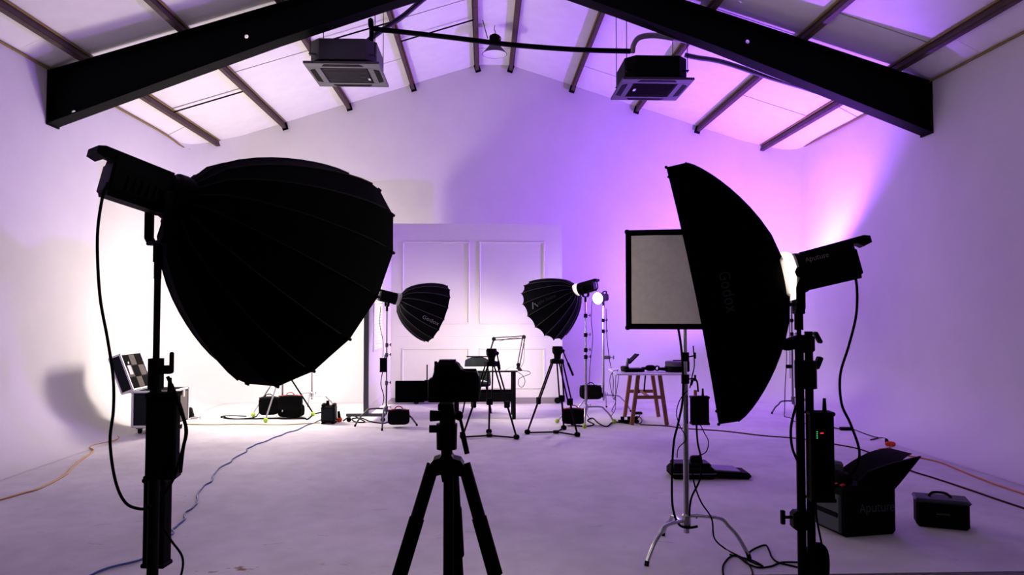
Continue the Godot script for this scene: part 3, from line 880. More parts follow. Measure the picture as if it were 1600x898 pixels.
	part(MB.new().box(Vector3(0.075, rt - 0.2, 0.0), Vector3(0.02, 0.05, 0.03), Basis(Vector3.BACK, -0.4), 0.004), "lever", M.plastic, rs)
	part(MB.new().cyl(Vector3(0.02, rt - 0.3, 0.01), Vector3(0.02, rt - 0.19, 0.01), 0.042, -1, 12), "collar", M.plastic, rs)
	part(MB.new().box(Vector3(0.0, 0.79, 0), Vector3(0.08, 0.075, 0.06), Basis(), 0.012), "lower_clamp", M.plastic, rs)
	part(knob(Vector3(-0.035, 0.8, 0), Vector3.LEFT, 0.018, 0.05), "clamp_knob", M.plastic, rs)
	for k in 3:
		var a := 0.2 + TAU * k / 3
		var d := Vector3(cos(a), 0, sin(a))
		part(MB.new().cyl(d * 0.03 + Vector3(0, 0.5, 0), d * 0.55 + Vector3(0, 0.012, 0), 0.013), "leg", M.plastic, rs)
	part(MB.new().pillow(Vector3(0.06, 0.62, 0), Vector3(0.09, 0.16, 0.07), 0.7, 0.7), "cable_bundle", M.rubber, rs)
	ballast("tall black controller with tiny red and green lights, right stand", Vector3(rf.x + 0.052, 1.05, rf.z + 0.06), -0.1, Vector3(0.088, 0.345, 0.06), true)
	cable("lamp_cable", "black cable looping from the right lamp down beside its controller", [ra - rb.z * 0.23 + Vector3(0, 0.0, 0)] + [Vector3(1.417, 1.784, -2.8), Vector3(1.441, 1.724, -2.8), Vector3(1.439, 1.6, -2.8), Vector3(1.407, 1.476, -2.8), Vector3(1.372, 1.366, -2.8), Vector3(1.375, 1.255, -2.8), Vector3(1.409, 1.176, -2.8), Vector3(1.442, 1.071, -2.8), Vector3(1.421, 0.998, -2.8), Vector3(1.363, 0.95, -2.8)] + [Vector3(1.331, 0.909, -2.84)], 0.0055, M.rubber, "near lamp cables")
	cable("power_cable", "black cable bowing out left of the right stand", [Vector3(1.244, 1.278, -2.86), Vector3(1.218, 1.224, -2.86), Vector3(1.201, 1.149, -2.86), Vector3(1.206, 1.074, -2.86), Vector3(1.235, 1.004, -2.86)], 0.005, M.rubber, "near lamp cables")
	cable("power_cable", "thin black cable hanging below the right controller", [Vector3(1.29, 0.887, -2.85), Vector3(1.294, 0.803, -2.85), Vector3(1.312, 0.704, -2.85), Vector3(1.326, 0.586, -2.85), Vector3(1.32, 0.508, -2.85)], 0.004, M.rubber, "near lamp cables")

func strip_softbox(at: Vector3, b: Basis):
	var t := thing("strip_softbox", "tall narrow black strip softbox leaning in the right foreground", "softbox", at, b)
	b = Basis()
	var L := 0.368
	var lip := 0.074
	var hx := 0.144
	var hy := 0.515
	var roll := Basis(Vector3.BACK, -0.05)
	var cor := []
	for q in [[-1, -1], [1, -1], [1, 1], [-1, 1]]:
		var ln := []
		for i in 11:
			var s := i / 10.0
			var g := pow(1.0 - pow(1.0 - s, 1.26), 1.0 / 1.56)
			ln.append(roll * Vector3(q[0] * (0.05 + (hx - 0.05) * g), q[1] * (0.05 + (hy - 0.05) * g), s * (L - lip)))
		ln.append(roll * Vector3(q[0] * hx, q[1] * hy, L))
		cor.append(ln)
	for k in 4:
		var g := []
		for i in 12:
			var row := []
			for j in 7:
				var f := j / 6.0
				var p: Vector3 = cor[k][i].lerp(cor[(k + 1) % 4][i], f)
				var dip := 4.0 * f * (1 - f)
				p -= Vector3(p.x, p.y, 0).normalized() * dip * 0.008 * (i / 11.0)
				p.z -= dip * 0.012 * pow(i / 11.0, 5.0)
				row.append(p)
			g.append(row)
		part(MB.new().grid(g, Vector3(0, 0, L * 0.6)), "side_panel", M.near_fabric, t)
		part(MB.new().tube(cor[k].slice(0, 11), 0.004, 5), "corner_seam", M.near_piping, t)
		part(MB.new().pillow(cor[k][11], Vector3(0.013, 0.013, 0.013), 1, 1, Basis(), 6, 8), "rod_pocket", M.near_fabric, t)
	part(MB.new().box(Vector3(0, 0, L - lip), Vector3(hx * 1.8, hy * 1.92, 0.004), roll), "front_diffuser", M.glow_soft, t)
	part(MB.new().lathe(Vector3.ZERO, Vector3.BACK, [Vector2(0.06, -0.05), Vector2(0.084, -0.048), Vector2(0.097, -0.02), Vector2(0.099, 0.005), Vector2(0.092, 0.015)], 28), "speed_ring", M.ring_white, t)
	bulb(at - t.transform.basis.z * 0.015, 0.025)
	var mid: Vector3 = (cor[1][8] + cor[2][8]) / 2
	# lettering on the panel that faces the camera, read downwards
	var side := 1.0 if (t.transform.basis.x).dot(Vector3(0, 0, 1)) > 0 else -1.0
	var p6: Vector3 = Vector3(side * absf(mid.x), 0, mid.z)
	var dz: Vector3 = cor[2][9] - cor[2][7]
	var nrm := Vector3(side * dz.z, 0, -absf(dz.x)).normalized()
	var down := -Vector3.UP
	var yb := nrm.cross(down).normalized()
	lettering("Godox", 0.056, M.letter_dark, t, Transform3D(Basis(down, yb, nrm), p6 + nrm * 0.004 + Vector3(0, -0.02, 0)))
	light_area(at + t.transform.basis.z * (L + 0.01), t.transform.basis.z, WARM, STRIP_ENERGY, 0.25, 0.9)

func make_foreground_camera():
	var u := 1.65 / 1150.0
	var c := thing("mirrorless_camera", "black camera with flip-out screen on the tripod in the foreground", "camera", Vector3(-0.068, 1.405, -1.65))
	var outl := PackedVector2Array()
	for q in [[670, 626], [670, 593], [676, 590], [681, 572], [687, 567], [713, 567], [721, 577], [728, 580], [745, 581], [748, 588], [748, 624], [745, 627], [673, 627]]:
		outl.append(Vector2((q[0] - 709) * u, (627 - q[1]) * u))
	part(MB.new().prism(outl, 0.05, Transform3D(Basis(), Vector3(0, 0, -0.01))), "body", M.plastic, c)
	part(MB.new().box(Vector3((699 - 709) * u, 62 * u, -0.005), Vector3(26 * u, 5 * u, 0.03), Basis(), 0.001), "hot_shoe", M.dark_metal, c)
	part(MB.new().pillow(Vector3((699 - 709) * u, 48 * u, -0.012), Vector3(0.062, 0.04, 0.075), 0.6, 0.7), "viewfinder_hump", M.plastic, c)
	part(MB.new().pillow(Vector3(0.045, 0.028, -0.04), Vector3(0.03, 0.062, 0.05), 0.6, 0.7), "grip", M.rubber, c)
	for q in [[738, 579, 0.009], [728, 578, 0.007]]:
		part(MB.new().cyl(Vector3((q[0] - 709) * u, 46 * u, -0.01), Vector3((q[0] - 709) * u, 50 * u, -0.01), q[2], -1, 14), "dial", M.dark_metal, c)
	part(MB.new().cyl(Vector3(-0.012, 0.04, -0.03), Vector3(-0.012, 0.04, -0.14), 0.036, 0.038, 24), "lens", M.plastic, c)
	part(MB.new().box(Vector3(-0.004, 0.034, 0.018), Vector3(0.07, 0.05, 0.006), Basis(), 0.002), "screen_recess", M.rubber, c)
	var sc := part(MB.new().box(Vector3((642 - 709) * u, 16.5 * u, 0.012), Vector3(45 * u, 33 * u, 0.007), Basis(), 0.0015), "flip_screen", M.plastic, c)
	part(MB.new().box(Vector3((642 - 709) * u, 16.5 * u, 0.0158), Vector3(40 * u, 28 * u, 0.0006)), "display_glass", M.ac_black, sc)
	part(MB.new().cyl(Vector3((667 - 709) * u, 2 * u, 0.012), Vector3((667 - 709) * u, 34 * u, 0.012), 0.004, -1, 8), "hinge", M.dark_metal, c)
	part(MB.new().cyl(Vector3((667.5 - 709) * u, 32 * u, 0.0), Vector3((667.5 - 709) * u, 57 * u, 0.0), 0.0014, -1, 6), "antenna", M.plastic, c)
	part(MB.new().box(Vector3((681 - 709) * u, 58 * u, 0.0), Vector3(0.006, 0.012, 0.008), Basis(), 0.001), "strap_lug", M.dark_metal, c)
	part(MB.new().pillow(Vector3(-0.014, 0.062, 0.02), Vector3(0.034, 0.024, 0.02), 0.6, 0.7), "eyecup", M.rubber, c)
	# tripod with a panning head
	var apex := Vector3(-0.079, 1.271, -1.65)
	var t := thing("camera_tripod", "black tripod with ball head carrying the foreground camera", "tripod", Vector3(apex.x, 0, apex.z))
	var yy := func(py: float) -> float: return 1.6 - (py - 490.0) * u
	var xx := func(px: float) -> float: return (px - 701.0) * u
	var hd := MB.new()
	hd.box(Vector3(xx.call(697), yy.call(633), 0), Vector3(24 * u, 10 * u, 0.05), Basis(), 0.002)
	hd.cyl(Vector3(xx.call(699), yy.call(662), 0), Vector3(xx.call(699), yy.call(636), 0), 0.018, 0.016, 16)
	hd.cyl(Vector3(xx.call(698), yy.call(699), 0), Vector3(xx.call(698), yy.call(660), 0), 0.0225, 0.0235, 20)
	hd.cyl(Vector3(xx.call(698), yy.call(708), 0), Vector3(xx.call(698), yy.call(697), 0), 0.0125, -1, 16)
	var hn := part(hd, "head", M.plastic, t)
	part(MB.new().cyl(Vector3(xx.call(672), yy.call(648), 0), Vector3(xx.call(690), yy.call(648), 0), 0.0125, 0.011, 12), "clamp_knob", M.rubber, hn)
	part(MB.new().cyl(Vector3(xx.call(671), yy.call(668), 0), Vector3(xx.call(684), yy.call(668), 0), 0.0085, -1, 12), "pan_knob", M.rubber, hn)
	part(MB.new().pillow(Vector3(xx.call(717), yy.call(648), 0.0), Vector3(0.018, 0.022, 0.022), 1, 1), "friction_knob", M.rubber, hn)
	part(MB.new().cyl(Vector3(xx.call(719), yy.call(652), 0.01), Vector3(xx.call(727), yy.call(684), 0.018), 0.0035, -1, 8), "handle_rod", M.plastic, hn)
	part(MB.new().cyl(Vector3(xx.call(722), yy.call(671), 0.014), Vector3(xx.call(730), yy.call(704), 0.022), 0.0062, 0.0058, 10), "handle_grip", M.rubber, hn)
	var cr := PackedVector2Array()
	for q in [[690, 706], [706, 706], [709, 711], [720, 714], [725, 722], [722, 738], [708, 735], [706, 746], [692, 746], [690, 735], [676, 738], [671, 722], [678, 713], [688, 710]]:
		cr.append(Vector2(xx.call(q[0]), yy.call(q[1])))
	part(MB.new().prism(cr, 0.05), "spider", M.plastic, t)
	part(MB.new().cyl(Vector3(0, yy.call(905), 0), Vector3(0, yy.call(712), 0), 0.0115, -1, 14), "centre_column", M.plastic, t)
	for q in [[-0.034, yy.call(722), 0.0, -0.41, 0.2], [0.034, yy.call(722), 0.0, 0.41, 0.2], [0.006, yy.call(722), -0.02, 0.06, -0.46]]:
		var top := Vector3(q[0], q[1], q[2])
		var ft := Vector3(q[3] * 1.0, 0.01, q[4])
		var lg := part(MB.new().cyl(top, top.lerp(ft, 0.175), 0.0145, 0.0145, 12), "leg", M.plastic, t)
		part(MB.new().cyl(top.lerp(ft, 0.09), top.lerp(ft, 0.185), 0.0165, -1, 12), "leg_lock", M.rubber, lg)
		part(MB.new().cyl(top.lerp(ft, 0.17), top.lerp(ft, 0.6), 0.012, -1, 12), "middle_section", M.plastic, lg)
		part(MB.new().cyl(top.lerp(ft, 0.58), ft, 0.0095, -1, 12), "lower_section", M.plastic, lg)

func make_square_softbox():
	var at := Vector3(1.354, 0, -4.936)
	var st := c_stand("c_stand", "chrome turtle-base stand in the right foreground carrying the grey softbox", at, 1.6, [PI * 0.5 + 0.16, PI * 1.2, -0.32], 0.4, 0.235, M.chrome, [1.17, 1.32], 0.0185)
	# flat rectangular softbox, unlit, its face towards the camera
	var t := thing("rectangular_softbox", "rectangular softbox with an unlit pale grey front and black border", "softbox", Vector3(at.x, 1.813, at.z) + Basis(Vector3.UP, -0.22).z * 0.45, Basis(Vector3.UP, -0.22))
	var w := 0.74
	var h := 0.6
	var g := []
	for i in 13:
		var row := []
		for j in 15:
			var x := (j / 14.0 - 0.5) * (w - 0.05)
			var y := (i / 12.0 - 0.5) * (h - 0.05)
			var z := 0.006 * sin(x * 14.0 + y * 6.0) * cos(y * 9.0 - x * 5.0) + 0.004 * sin((x + y) * 25.0)
			row.append(Vector3(x, y, z))
		g.append(row)
	part(MB.new().grid(g, Vector3(0, 0, -5)), "front_diffuser", M.diffuser, t)
	for q in [[0, h / 2, w, 0.02], [0, -h / 2, w, 0.02], [-w / 2, 0, 0.02, h], [w / 2, 0, 0.02, h]]:
		part(MB.new().box(Vector3(q[0], q[1], 0.004), Vector3(q[2], q[3], 0.03), Basis(), 0.006), "border", M.fabric, t)
	var c4 := [Vector2(-1, -1), Vector2(1, -1), Vector2(1, 1), Vector2(-1, 1)]
	for k in 4:
		var rows := []
		for i in 7:
			var s := i / 6.0
			var gq := 1.0 - pow(s, 1.7)
			var a := Vector3(c4[k].x * (0.06 + (w / 2 - 0.06) * gq), c4[k].y * (0.06 + (h / 2 - 0.06) * gq), -s * 0.34)
			var n2: Vector2 = c4[(k + 1) % 4]
			var c := Vector3(n2.x * (0.06 + (w / 2 - 0.06) * gq), n2.y * (0.06 + (h / 2 - 0.06) * gq), -s * 0.34)
			rows.append([a, a.lerp(c, 0.5), c])
		part(MB.new().grid(rows, Vector3(0, 0, -0.05)), "side_panel", M.fabric, t)
		part(MB.new().pillow(Vector3(c4[k].x * w / 2, c4[k].y * h / 2, 0.004), Vector3(0.032, 0.03, 0.03), 0.8, 0.8, Basis(), 6, 8), "corner_pocket", M.fabric, t)
	part(MB.new().lathe(Vector3(0, 0, -0.34), Vector3.BACK, [Vector2(0.06, -0.03), Vector2(0.09, -0.03), Vector2(0.09, 0.02), Vector2(0.07, 0.03)], 20), "speed_ring", M.silver, t)
	var hb := Basis(Vector3.UP, -0.22)
	lamp_head("black studio light head on the chrome stand, hidden behind the grey softbox", t.position - hb.z * 0.37, hb, 0.9, "unlit studio lights", "", 0.08, 0.14)
	ballast("black square controller hung halfway up the front chrome stand", Vector3(at.x + 0.085, 0.955, at.z + 0.035), 0.0, Vector3(0.115, 0.19, 0.06))
	single(MB.new().cyl(Vector3.ZERO, Vector3(0, 0.035, 0), 0.011, -1, 10), "cable_plug", M.orange, "small orange plug sleeve on top of the front stand's controller", "plug", "", Vector3(at.x + 0.058, 1.055, at.z + 0.035))
	var z := -at.z - 0.05
	cable("power_cable", "thick black cable hanging left of the front chrome stand", [Vector3(at.x - 0.08, 1.52, at.z + 0.06)] + [Vector3(1.3, 1.497, -4.9), Vector3(1.325, 1.3, -4.9), Vector3(1.327, 1.044, -4.9), Vector3(1.295, 0.874, -4.9), Vector3(1.264, 0.747, -4.9), Vector3(1.25, 0.535, -4.9), Vector3(1.252, 0.324, -4.9), Vector3(1.29, 0.206, -4.9), Vector3(1.354, 0.18, -4.9), Vector3(1.419, 0.187, -4.9)], 0.0085, M.rubber, "cables on the front chrome stand")
	cable("power_cable", "thin black wire from the stand's collars to its controller", [Vector3(1.388, 1.387, -4.86), Vector3(1.395, 1.26, -4.86), Vector3(1.377, 1.175, -4.86), Vector3(1.364, 1.107, -4.86)], 0.004, M.rubber, "cables on the front chrome stand")
	cable("power_cable", "arched black cable entering the controller's top", [Vector3(1.373, 1.124, -4.86), Vector3(1.39, 1.167, -4.86), Vector3(1.412, 1.15, -4.86), Vector3(1.419, 1.082, -4.86)], 0.006, M.rubber, "cables on the front chrome stand")
	cable("power_cable", "looped black wire falling right of the front chrome stand", [Vector3(1.414, 0.9, -4.86), Vector3(1.456, 0.815, -4.86), Vector3(1.485, 0.752, -4.86), Vector3(1.467, 0.685, -4.86), Vector3(1.411, 0.66, -4.86), Vector3(1.368, 0.643, -4.86)], 0.0035, M.rubber, "cables on the front chrome stand")
	cable("power_cable", "looped black wire falling left of the front chrome stand", [Vector3(1.347, 1.091, -4.86), Vector3(1.295, 1.027, -4.86), Vector3(1.273, 0.943, -4.86), Vector3(1.293, 0.859, -4.86), Vector3(1.335, 0.774, -4.86), Vector3(1.283, 0.711, -4.86), Vector3(1.274, 0.648, -4.86)], 0.0035, M.rubber, "cables on the front chrome stand")
	cable("power_cable", "black cable running from the controller down the chrome stand", [Vector3(1.399, 0.903, -4.84), Vector3(1.406, 0.756, -4.84), Vector3(1.431, 0.63, -4.84), Vector3(1.417, 0.505, -4.84), Vector3(1.361, 0.388, -4.84), Vector3(1.347, 0.272, -4.84)], 0.0065, M.rubber, "cables on the front chrome stand")
	var dn := [Vector3(1.37, 0.547, -4.84), Vector3(1.387, 0.463, -4.84), Vector3(1.428, 0.359, -4.84), Vector3(1.495, 0.254, -4.84), Vector3(1.511, 0.129, -4.84)]
	cable("power_cable", "long black cable trailing from the chrome stand onto the floor at right", dn + lift([Vector3(1.633, -0, -5.006), Vector3(1.666, 0, -4.872), Vector3(1.729, 0, -4.696), Vector3(1.76, 0, -4.647), Vector3(1.738, 0, -4.744), Vector3(1.682, 0, -4.82), Vector3(1.623, 0, -4.874)], 0.008), 0.0055, M.rubber, "cables on the front chrome stand")
	cable("floor_cable", "black cable curling over the floor between the chrome and black stands", lift([Vector3(1.458, 0, -4.499), Vector3(1.513, 0, -4.668), Vector3(1.606, 0, -4.823), Vector3(1.665, 0, -4.846), Vector3(1.68, 0, -4.697), Vector3(1.723, 0, -4.625), Vector3(1.812, 0, -4.645), Vector3(1.91, 0, -4.713), Vector3(2.025, 0, -4.709)], 0.007), 0.006, M.rubber, "cables on the floor at right")
	cable("floor_cable", "black cable arching past the chrome stand's right foot", lift([Vector3(1.751, 0, -4.895), Vector3(1.841, -0, -4.998), Vector3(1.937, 0, -5.064), Vector3(1.916, 0, -4.941), Vector3(1.883, 0, -4.813), Vector3(1.885, 0, -4.714), Vector3(1.954, 0, -4.64), Vector3(1.998, -0, -4.591)], 0.007), 0.006, M.rubber, "cables on the floor at right")
	cable("floor_cable", "short black cable dropping out of frame below the chrome stand", lift([Vector3(1.69, 0, -4.82), Vector3(1.679, 0, -4.65), Vector3(1.645, 0, -4.514), Vector3(1.591, 0, -4.387)], 0.006), 0.005, M.rubber, "cables on the floor at right")

func make_back_lights():
	# ---- second dome
	var at := Vector3(-1.235, 1.804, -10.7)
	var b := aim(1.168, -0.348)
	var d2 := softbox_dome("small-looking black round softbox at centre left, tilted right before the panelled wall", at, b, 0.6, 0.445, 1.57, 1.7, 16, M.fabric, 0.03, 0.002, M.glow_soft, 0.006)
	place_text(d2, "Godox", 0.07, M.letter_light, 0.6, 0.445, 1.57, 1.7, Vector3(-0.15, -0.12, 1.0), 0.72, false, 1.25)
	spot(d2, at + b.z * 0.64, b.z, SET_WHITE, SET_ENERGY, 58.0, 0.35, 1.0)
	var lb := aim(1.2, -0.2)
	var lh := lamp_head("grey studio light head behind the centre left softbox", at - lb.z * 0.045, lb, 1.05, "far studio lights", "", 0.135, 0.13)
	part(MB.new().tube(curve([Vector3(-0.03, 0.07, -0.24), Vector3(-0.035, 0.05, -0.3), Vector3(-0.035, -0.05, -0.3), Vector3(-0.03, -0.07, -0.24)]), 0.009), "rear_bail", M.silver, lh)
	var f2 := yoke_foot(at - lb.z * 0.045, lb, 0.135, 0.13)
	c_stand("c_stand", "slim dark stand under the centre left softbox, sandbag on its leg", Vector3(f2.x, 0, f2.z), f2.y - 0.05, [-0.05, PI + 0.1, -PI / 2], 0.44, 0.26, M.grey_steel, [0.62, 1.02, 1.16], 0.0125)
	ballast("small black controller clipped to the slim dark stand", Vector3(f2.x - 0.04, 0.87, f2.z + 0.04), 0.1, Vector3(0.1, 0.2, 0.06))
	sandbag("black sandbag with red handle beside the slim dark stand", Vector3(f2.x + 0.19, 0.04, f2.z + 0.12), 0.1, Vector3(0.31, 0.21, 0.17))
	cable("power_cable", "thin wires dropping along the slim dark stand", [Vector3(f2.x - 0.05, 0.78, f2.z + 0.04), Vector3(f2.x - 0.075, 0.6, f2.z + 0.04), Vector3(f2.x - 0.03, 0.42, f2.z + 0.05), Vector3(f2.x - 0.05, 0.3, f2.z + 0.04)], 0.007, M.rubber, "cables on the far stands")
	cable("power_cable", "thin wire hanging from the centre left lamp", [Vector3(f2.x - 0.09, 1.7, f2.z), Vector3(f2.x - 0.1, 1.45, f2.z), Vector3(f2.x - 0.05, 1.2, f2.z + 0.02), Vector3(f2.x - 0.05, 0.98, f2.z + 0.03)], 0.005, M.rubber, "cables on the far stands")
	# ---- third dome
	var a3 := Vector3(1.357, 1.949, -10.8)
	var b3 := aim(-0.849, -0.476)
	var d3 := softbox_dome("ribbed black round softbox at centre right, facing away to the left", a3, b3, 0.65, 0.505, 1.206, 1.62, 16, M.fabric, 0.0, 0.035, M.glow_soft)
	place_text(d3, "Light Dome", 0.06, M.letter_dark, 0.65, 0.505, 1.206, 1.62, Vector3(-0.1, 0.25, 1.0), 0.5, true, 1.0)
	spot(d3, a3 + b3.z * 0.7, b3.z, SET_WHITE, SET_ENERGY, 58.0, 0.35, 1.0)
	bulb(a3 - b3.z * 0.012, 0.012)
	var l3 := aim(-0.95, -0.2)
	var p3 := a3 - l3.z * 0.05
	var h3 := lamp_head("grey studio light head behind the ribbed centre right softbox", p3, l3, 1.1, "far studio lights", "", 0.1, 0.13)
	part(MB.new().tube(curve([Vector3(0.03, 0.07, -0.25), Vector3(0.035, 0.05, -0.31), Vector3(0.035, -0.05, -0.31), Vector3(0.03, -0.07, -0.25)]), 0.009), "rear_bail", M.dark_metal, h3)
	var f3 := yoke_foot(p3, l3, 0.1, 0.13)
	c_stand("c_stand", "chrome stand with tennis-ball feet under the ribbed softbox", Vector3(f3.x, 0, f3.z), f3.y - 0.05, [PI * 0.93, 0.05, -1.75], 0.42, 0.26, M.chrome, [0.98, 1.08, 1.3, 1.58], 0.0175, true)
	sandbag("black sandbag with red handle on the tennis-ball stand, by the video tripod", Vector3(f3.x - 0.2, 0.03, f3.z + 0.16), -0.1, Vector3(0.34, 0.22, 0.18))
	cable("power_cable", "thin black wire hanging in a long curve behind the ribbed softbox's stand", [Vector3(1.628, 1.794, -11.1), Vector3(1.617, 1.503, -11.1), Vector3(1.636, 1.213, -11.1), Vector3(1.595, 0.827, -11.1), Vector3(1.574, 0.442, -11.1), Vector3(1.525, 0.154, -11.1), Vector3(1.592, 0.01, -11.1)], 0.005, M.rubber, "cables on the far stands")
	# ---- small open-face fill lamp
	var a4 := Vector3(1.855, 1.852, -12)
	var face := Vector3(-0.62, -0.09, 0.78).normalized()
	var s4 := Vector3.UP.cross(face).normalized()
	var b4 := Basis(s4, face.cross(s4), face)
	var t4 := thing("reflector_lamp", "small round lamp head, lit white, beside the ribbed softbox", "studio light", a4, b4)
	part(MB.new().lathe(Vector3.ZERO, Vector3.BACK, [Vector2(0.07, -0.14), Vector2(0.088, -0.12), Vector2(0.106, 0.012), Vector2(0.1, 0.012), Vector2(0.098, 0.0)], 24), "reflector", M.dark_metal, t4)
	part(MB.new().lathe(Vector3(0, 0, -0.004), Vector3.BACK, [Vector2(0, 0), Vector2(0.098, 0.0), Vector2(0.098, 0.004), Vector2(0, 0.006)], 24), "lamp_glass", M.glow_white, t4)
	part(MB.new().box(Vector3(0, 0, -0.2), Vector3(0.12, 0.12, 0.16), Basis(), 0.02), "body", M.dark_metal, t4)
	part(MB.new().tube(curve([Vector3(0, 0.06, -0.15), Vector3(0, 0.095, -0.2), Vector3(0, 0.09, -0.3), Vector3(0, 0.05, -0.28)]), 0.012), "handle", M.dark_metal, t4)
	part(MB.new().box(Vector3(0, -0.11, -0.18), Vector3(0.03, 0.12, 0.03), Basis(), 0.005), "bracket", M.dark_metal, t4)
	spot(t4, a4 + face * 0.04, face, WARM, FILL_ENERGY, 52.0, 0.1, 0.6)
	var st4 := a4 - face * 0.18
	c_stand("c_stand", "chrome stand under the small lit lamp, sandbag hung on it", Vector3(st4.x, 0, st4.z), a4.y - 0.12, [PI, -0.35, 1.3], 0.45, 0.27, M.chrome, [1.32, 1.5], 0.0175)
	sandbag("black sandbag lying on the leg of the small lit lamp's stand", Vector3(st4.x - 0.22, 0.2, st4.z + 0.05), 0.05, Vector3(0.36, 0.23, 0.18), false)
	var gr := thing("grip_clamp", "small metal clamp sticking out of the lit lamp's stand", "clamp", Vector3(st4.x + 0.06, 0.88, st4.z + 0.02))
	part(MB.new().cyl(Vector3(-0.05, 0, 0), Vector3(0.05, 0, 0), 0.03, -1, 10), "clamp_body", M.grey_steel, gr)
	part(knob(Vector3(0.05, 0, 0), Vector3.RIGHT, 0.02, 0.07), "clamp_knob", M.grey_steel, gr)
	cable("power_cable", "thin black wires hanging from the lit lamp to the floor", [Vector3(1.983, 1.684, -11.95), Vector3(1.992, 1.287, -11.95), Vector3(2.032, 0.871, -11.95), Vector3(2.093, 0.559, -11.95), Vector3(2.092, 0.3, -11.95), Vector3(2.133, 0.165, -11.95), Vector3(2.07, 0.021, -11.95), Vector3(2.174, -0.083, -11.95)], 0.006, M.rubber, "cables on the far stands")
	# ---- warm key lamp behind the big dome
	var k0 := Vector3(-3.118, 0, -11.554)
	var kt := thing("light_stand", "stand with tennis-ball feet half hidden behind the huge softbox", "light stand", k0, Basis(), "stands behind the huge softbox")
	part(MB.new().cyl(Vector3(0, 0.09, 0), Vector3(0, 1.36, 0), 0.0175), "column", M.chrome, kt)
	part(MB.new().cyl(Vector3(0, 0.7, 0), Vector3(0, 0.8, 0), 0.028), "collar", M.plastic, kt)
	for q in [Vector3(-3.59, 0, -11.642), Vector3(-3.216, 0, -11.022), Vector3(-2.677, 0, -11.68)]:
		var d: Vector3 = q - k0
		var lg := part(MB.new().cyl(Vector3(0, 0.75, 0) + d * 0.05, d + Vector3(0, 0.05, 0), 0.0125, -1, 8), "leg", M.chrome if d.x < 0.3 else M.dark_metal, kt)
		part(MB.new().pillow(d + Vector3(0, 0.035, 0), Vector3(0.07, 0.07, 0.07), 1, 1), "tennis_ball", M.tennis, lg)
	part(MB.new().cyl(Vector3(0.26, 0.335, 0.02), Vector3(0.3, 0.28, 0.02), 0.02, -1, 8), "tape_band", M.blue_tape, kt)
	var bagq := [["dark sandbag slung between the tennis-ball legs, red edge and loop handle", Vector3(0.16, 0.14, 0.15), 0.1, Vector3(0.36, 0.22, 0.15)], ["crumpled dark sandbag slumped against the left tennis-ball leg", Vector3(-0.19, 0.05, 0.06), 0.3, Vector3(0.3, 0.28, 0.16)], ["dark lower sandbag resting under the other sandbag behind the softbox", Vector3(0.12, 0.0, -0.06), -0.2, Vector3(0.4, 0.2, 0.15)]]
	for q in bagq: sandbag(q[0], k0 + q[1], q[2], q[3], q[1].y > 0.1)
	var ka := Vector3(k0.x - 0.02, 1.55, k0.z + 0.1)
	var kd := Vector3(-0.65, -0.15, -0.75).normalized()
	var ks := Vector3.UP.cross(kd).normalized()
	var kb := Basis(ks, kd.cross(ks), kd)
	var kl := lamp_head("lit studio light head hidden behind the huge softbox", ka, kb, 1.1, "far studio lights", "", 0.1, 0.13)
	part(MB.new().pillow(Vector3(0, 0, 0.14), Vector3(0.28, 0.28, 0.28), 1, 1, Basis(), 14, 22), "lantern_globe", M.glow_white, kl)
	bulb(ka + kd * 0.14, WARM_ENERGY, WARM, 0.3)
	# ---- stand behind it
	var k2 := Vector3(-2.877, 0, -12.456)
	c_stand("c_stand", "pale chrome stand behind the huge softbox's lower edge", k2, 1.9, [-0.15, PI * 0.62, PI * 1.3], 0.42, 0.27, M.chrome, [1.0, 1.4], 0.0175)
	# ---- violet lamp by the right wall
	var v0 := Vector3(4.978, 0, -11.765)
	c_stand("c_stand", "violet-tinted stand by the right wall beside the strip softbox", v0, 1.72, [PI + 0.25, 1.1, -1.15], 0.4, 0.24, M.grey_steel, [1.28, 1.5], 0.0165)
	var vt := thing("flood_lamp", "upward-facing violet lamp on the stand by the right wall", "studio light", v0 + Vector3(0, 1.72, 0))
	part(MB.new().box(Vector3(0, 0.03, 0), Vector3(0.16, 0.06, 0.12), Basis(), 0.01), "body", M.dark_metal, vt)
	part(MB.new().lathe(Vector3(0, 0.06, 0), Vector3.UP, [Vector2(0.05, 0), Vector2(0.09, 0.06), Vector2(0.095, 0.06), Vector2(0.06, -0.004)], 20), "reflector", M.silver, vt)
	part(MB.new().lathe(Vector3(0, 0.105, 0), Vector3.UP, [Vector2(0, 0), Vector2(0.085, 0.0), Vector2(0.085, 0.004), Vector2(0, 0.004)], 20), "lamp_glass", M.glow_violet, vt)
	spot(vt, v0 + Vector3(0, 1.85, 0), Vector3(-0.7, 1.0, -0.45), VIOLET, VIOLET_ENERGY, 85.0, 0.05, 0.3)
	var vg := thing("stand_clamp", "thin rod and clamp fixed along the violet lamp's stand", "clamp", v0 + Vector3(-0.045, 0, 0.02))
	part(MB.new().cyl(Vector3(0, 0.56, 0), Vector3(0, 1.7, 0), 0.007, -1, 8), "rod", M.grey_steel, vg)
	part(MB.new().box(Vector3(-0.02, 0.75, 0), Vector3(0.1, 0.06, 0.04), Basis(), 0.01), "clamp", M.dark_metal, vg)
	cable("power_cable", "thin wire hanging beside the violet lamp's stand", [Vector3(4.836, 1.62, -11.55), Vector3(4.79, 1.295, -11.55), Vector3(4.795, 0.889, -11.55), Vector3(4.769, 0.484, -11.55), Vector3(4.753, 0.08, -11.55)] + lift([Vector3(4.663, 0, -11.334), Vector3(4.684, 0, -11.193), Vector3(4.602, 0, -10.859), Vector3(4.604, 0, -10.73)], 0.008), 0.006, M.rubber, "cables on the far stands")

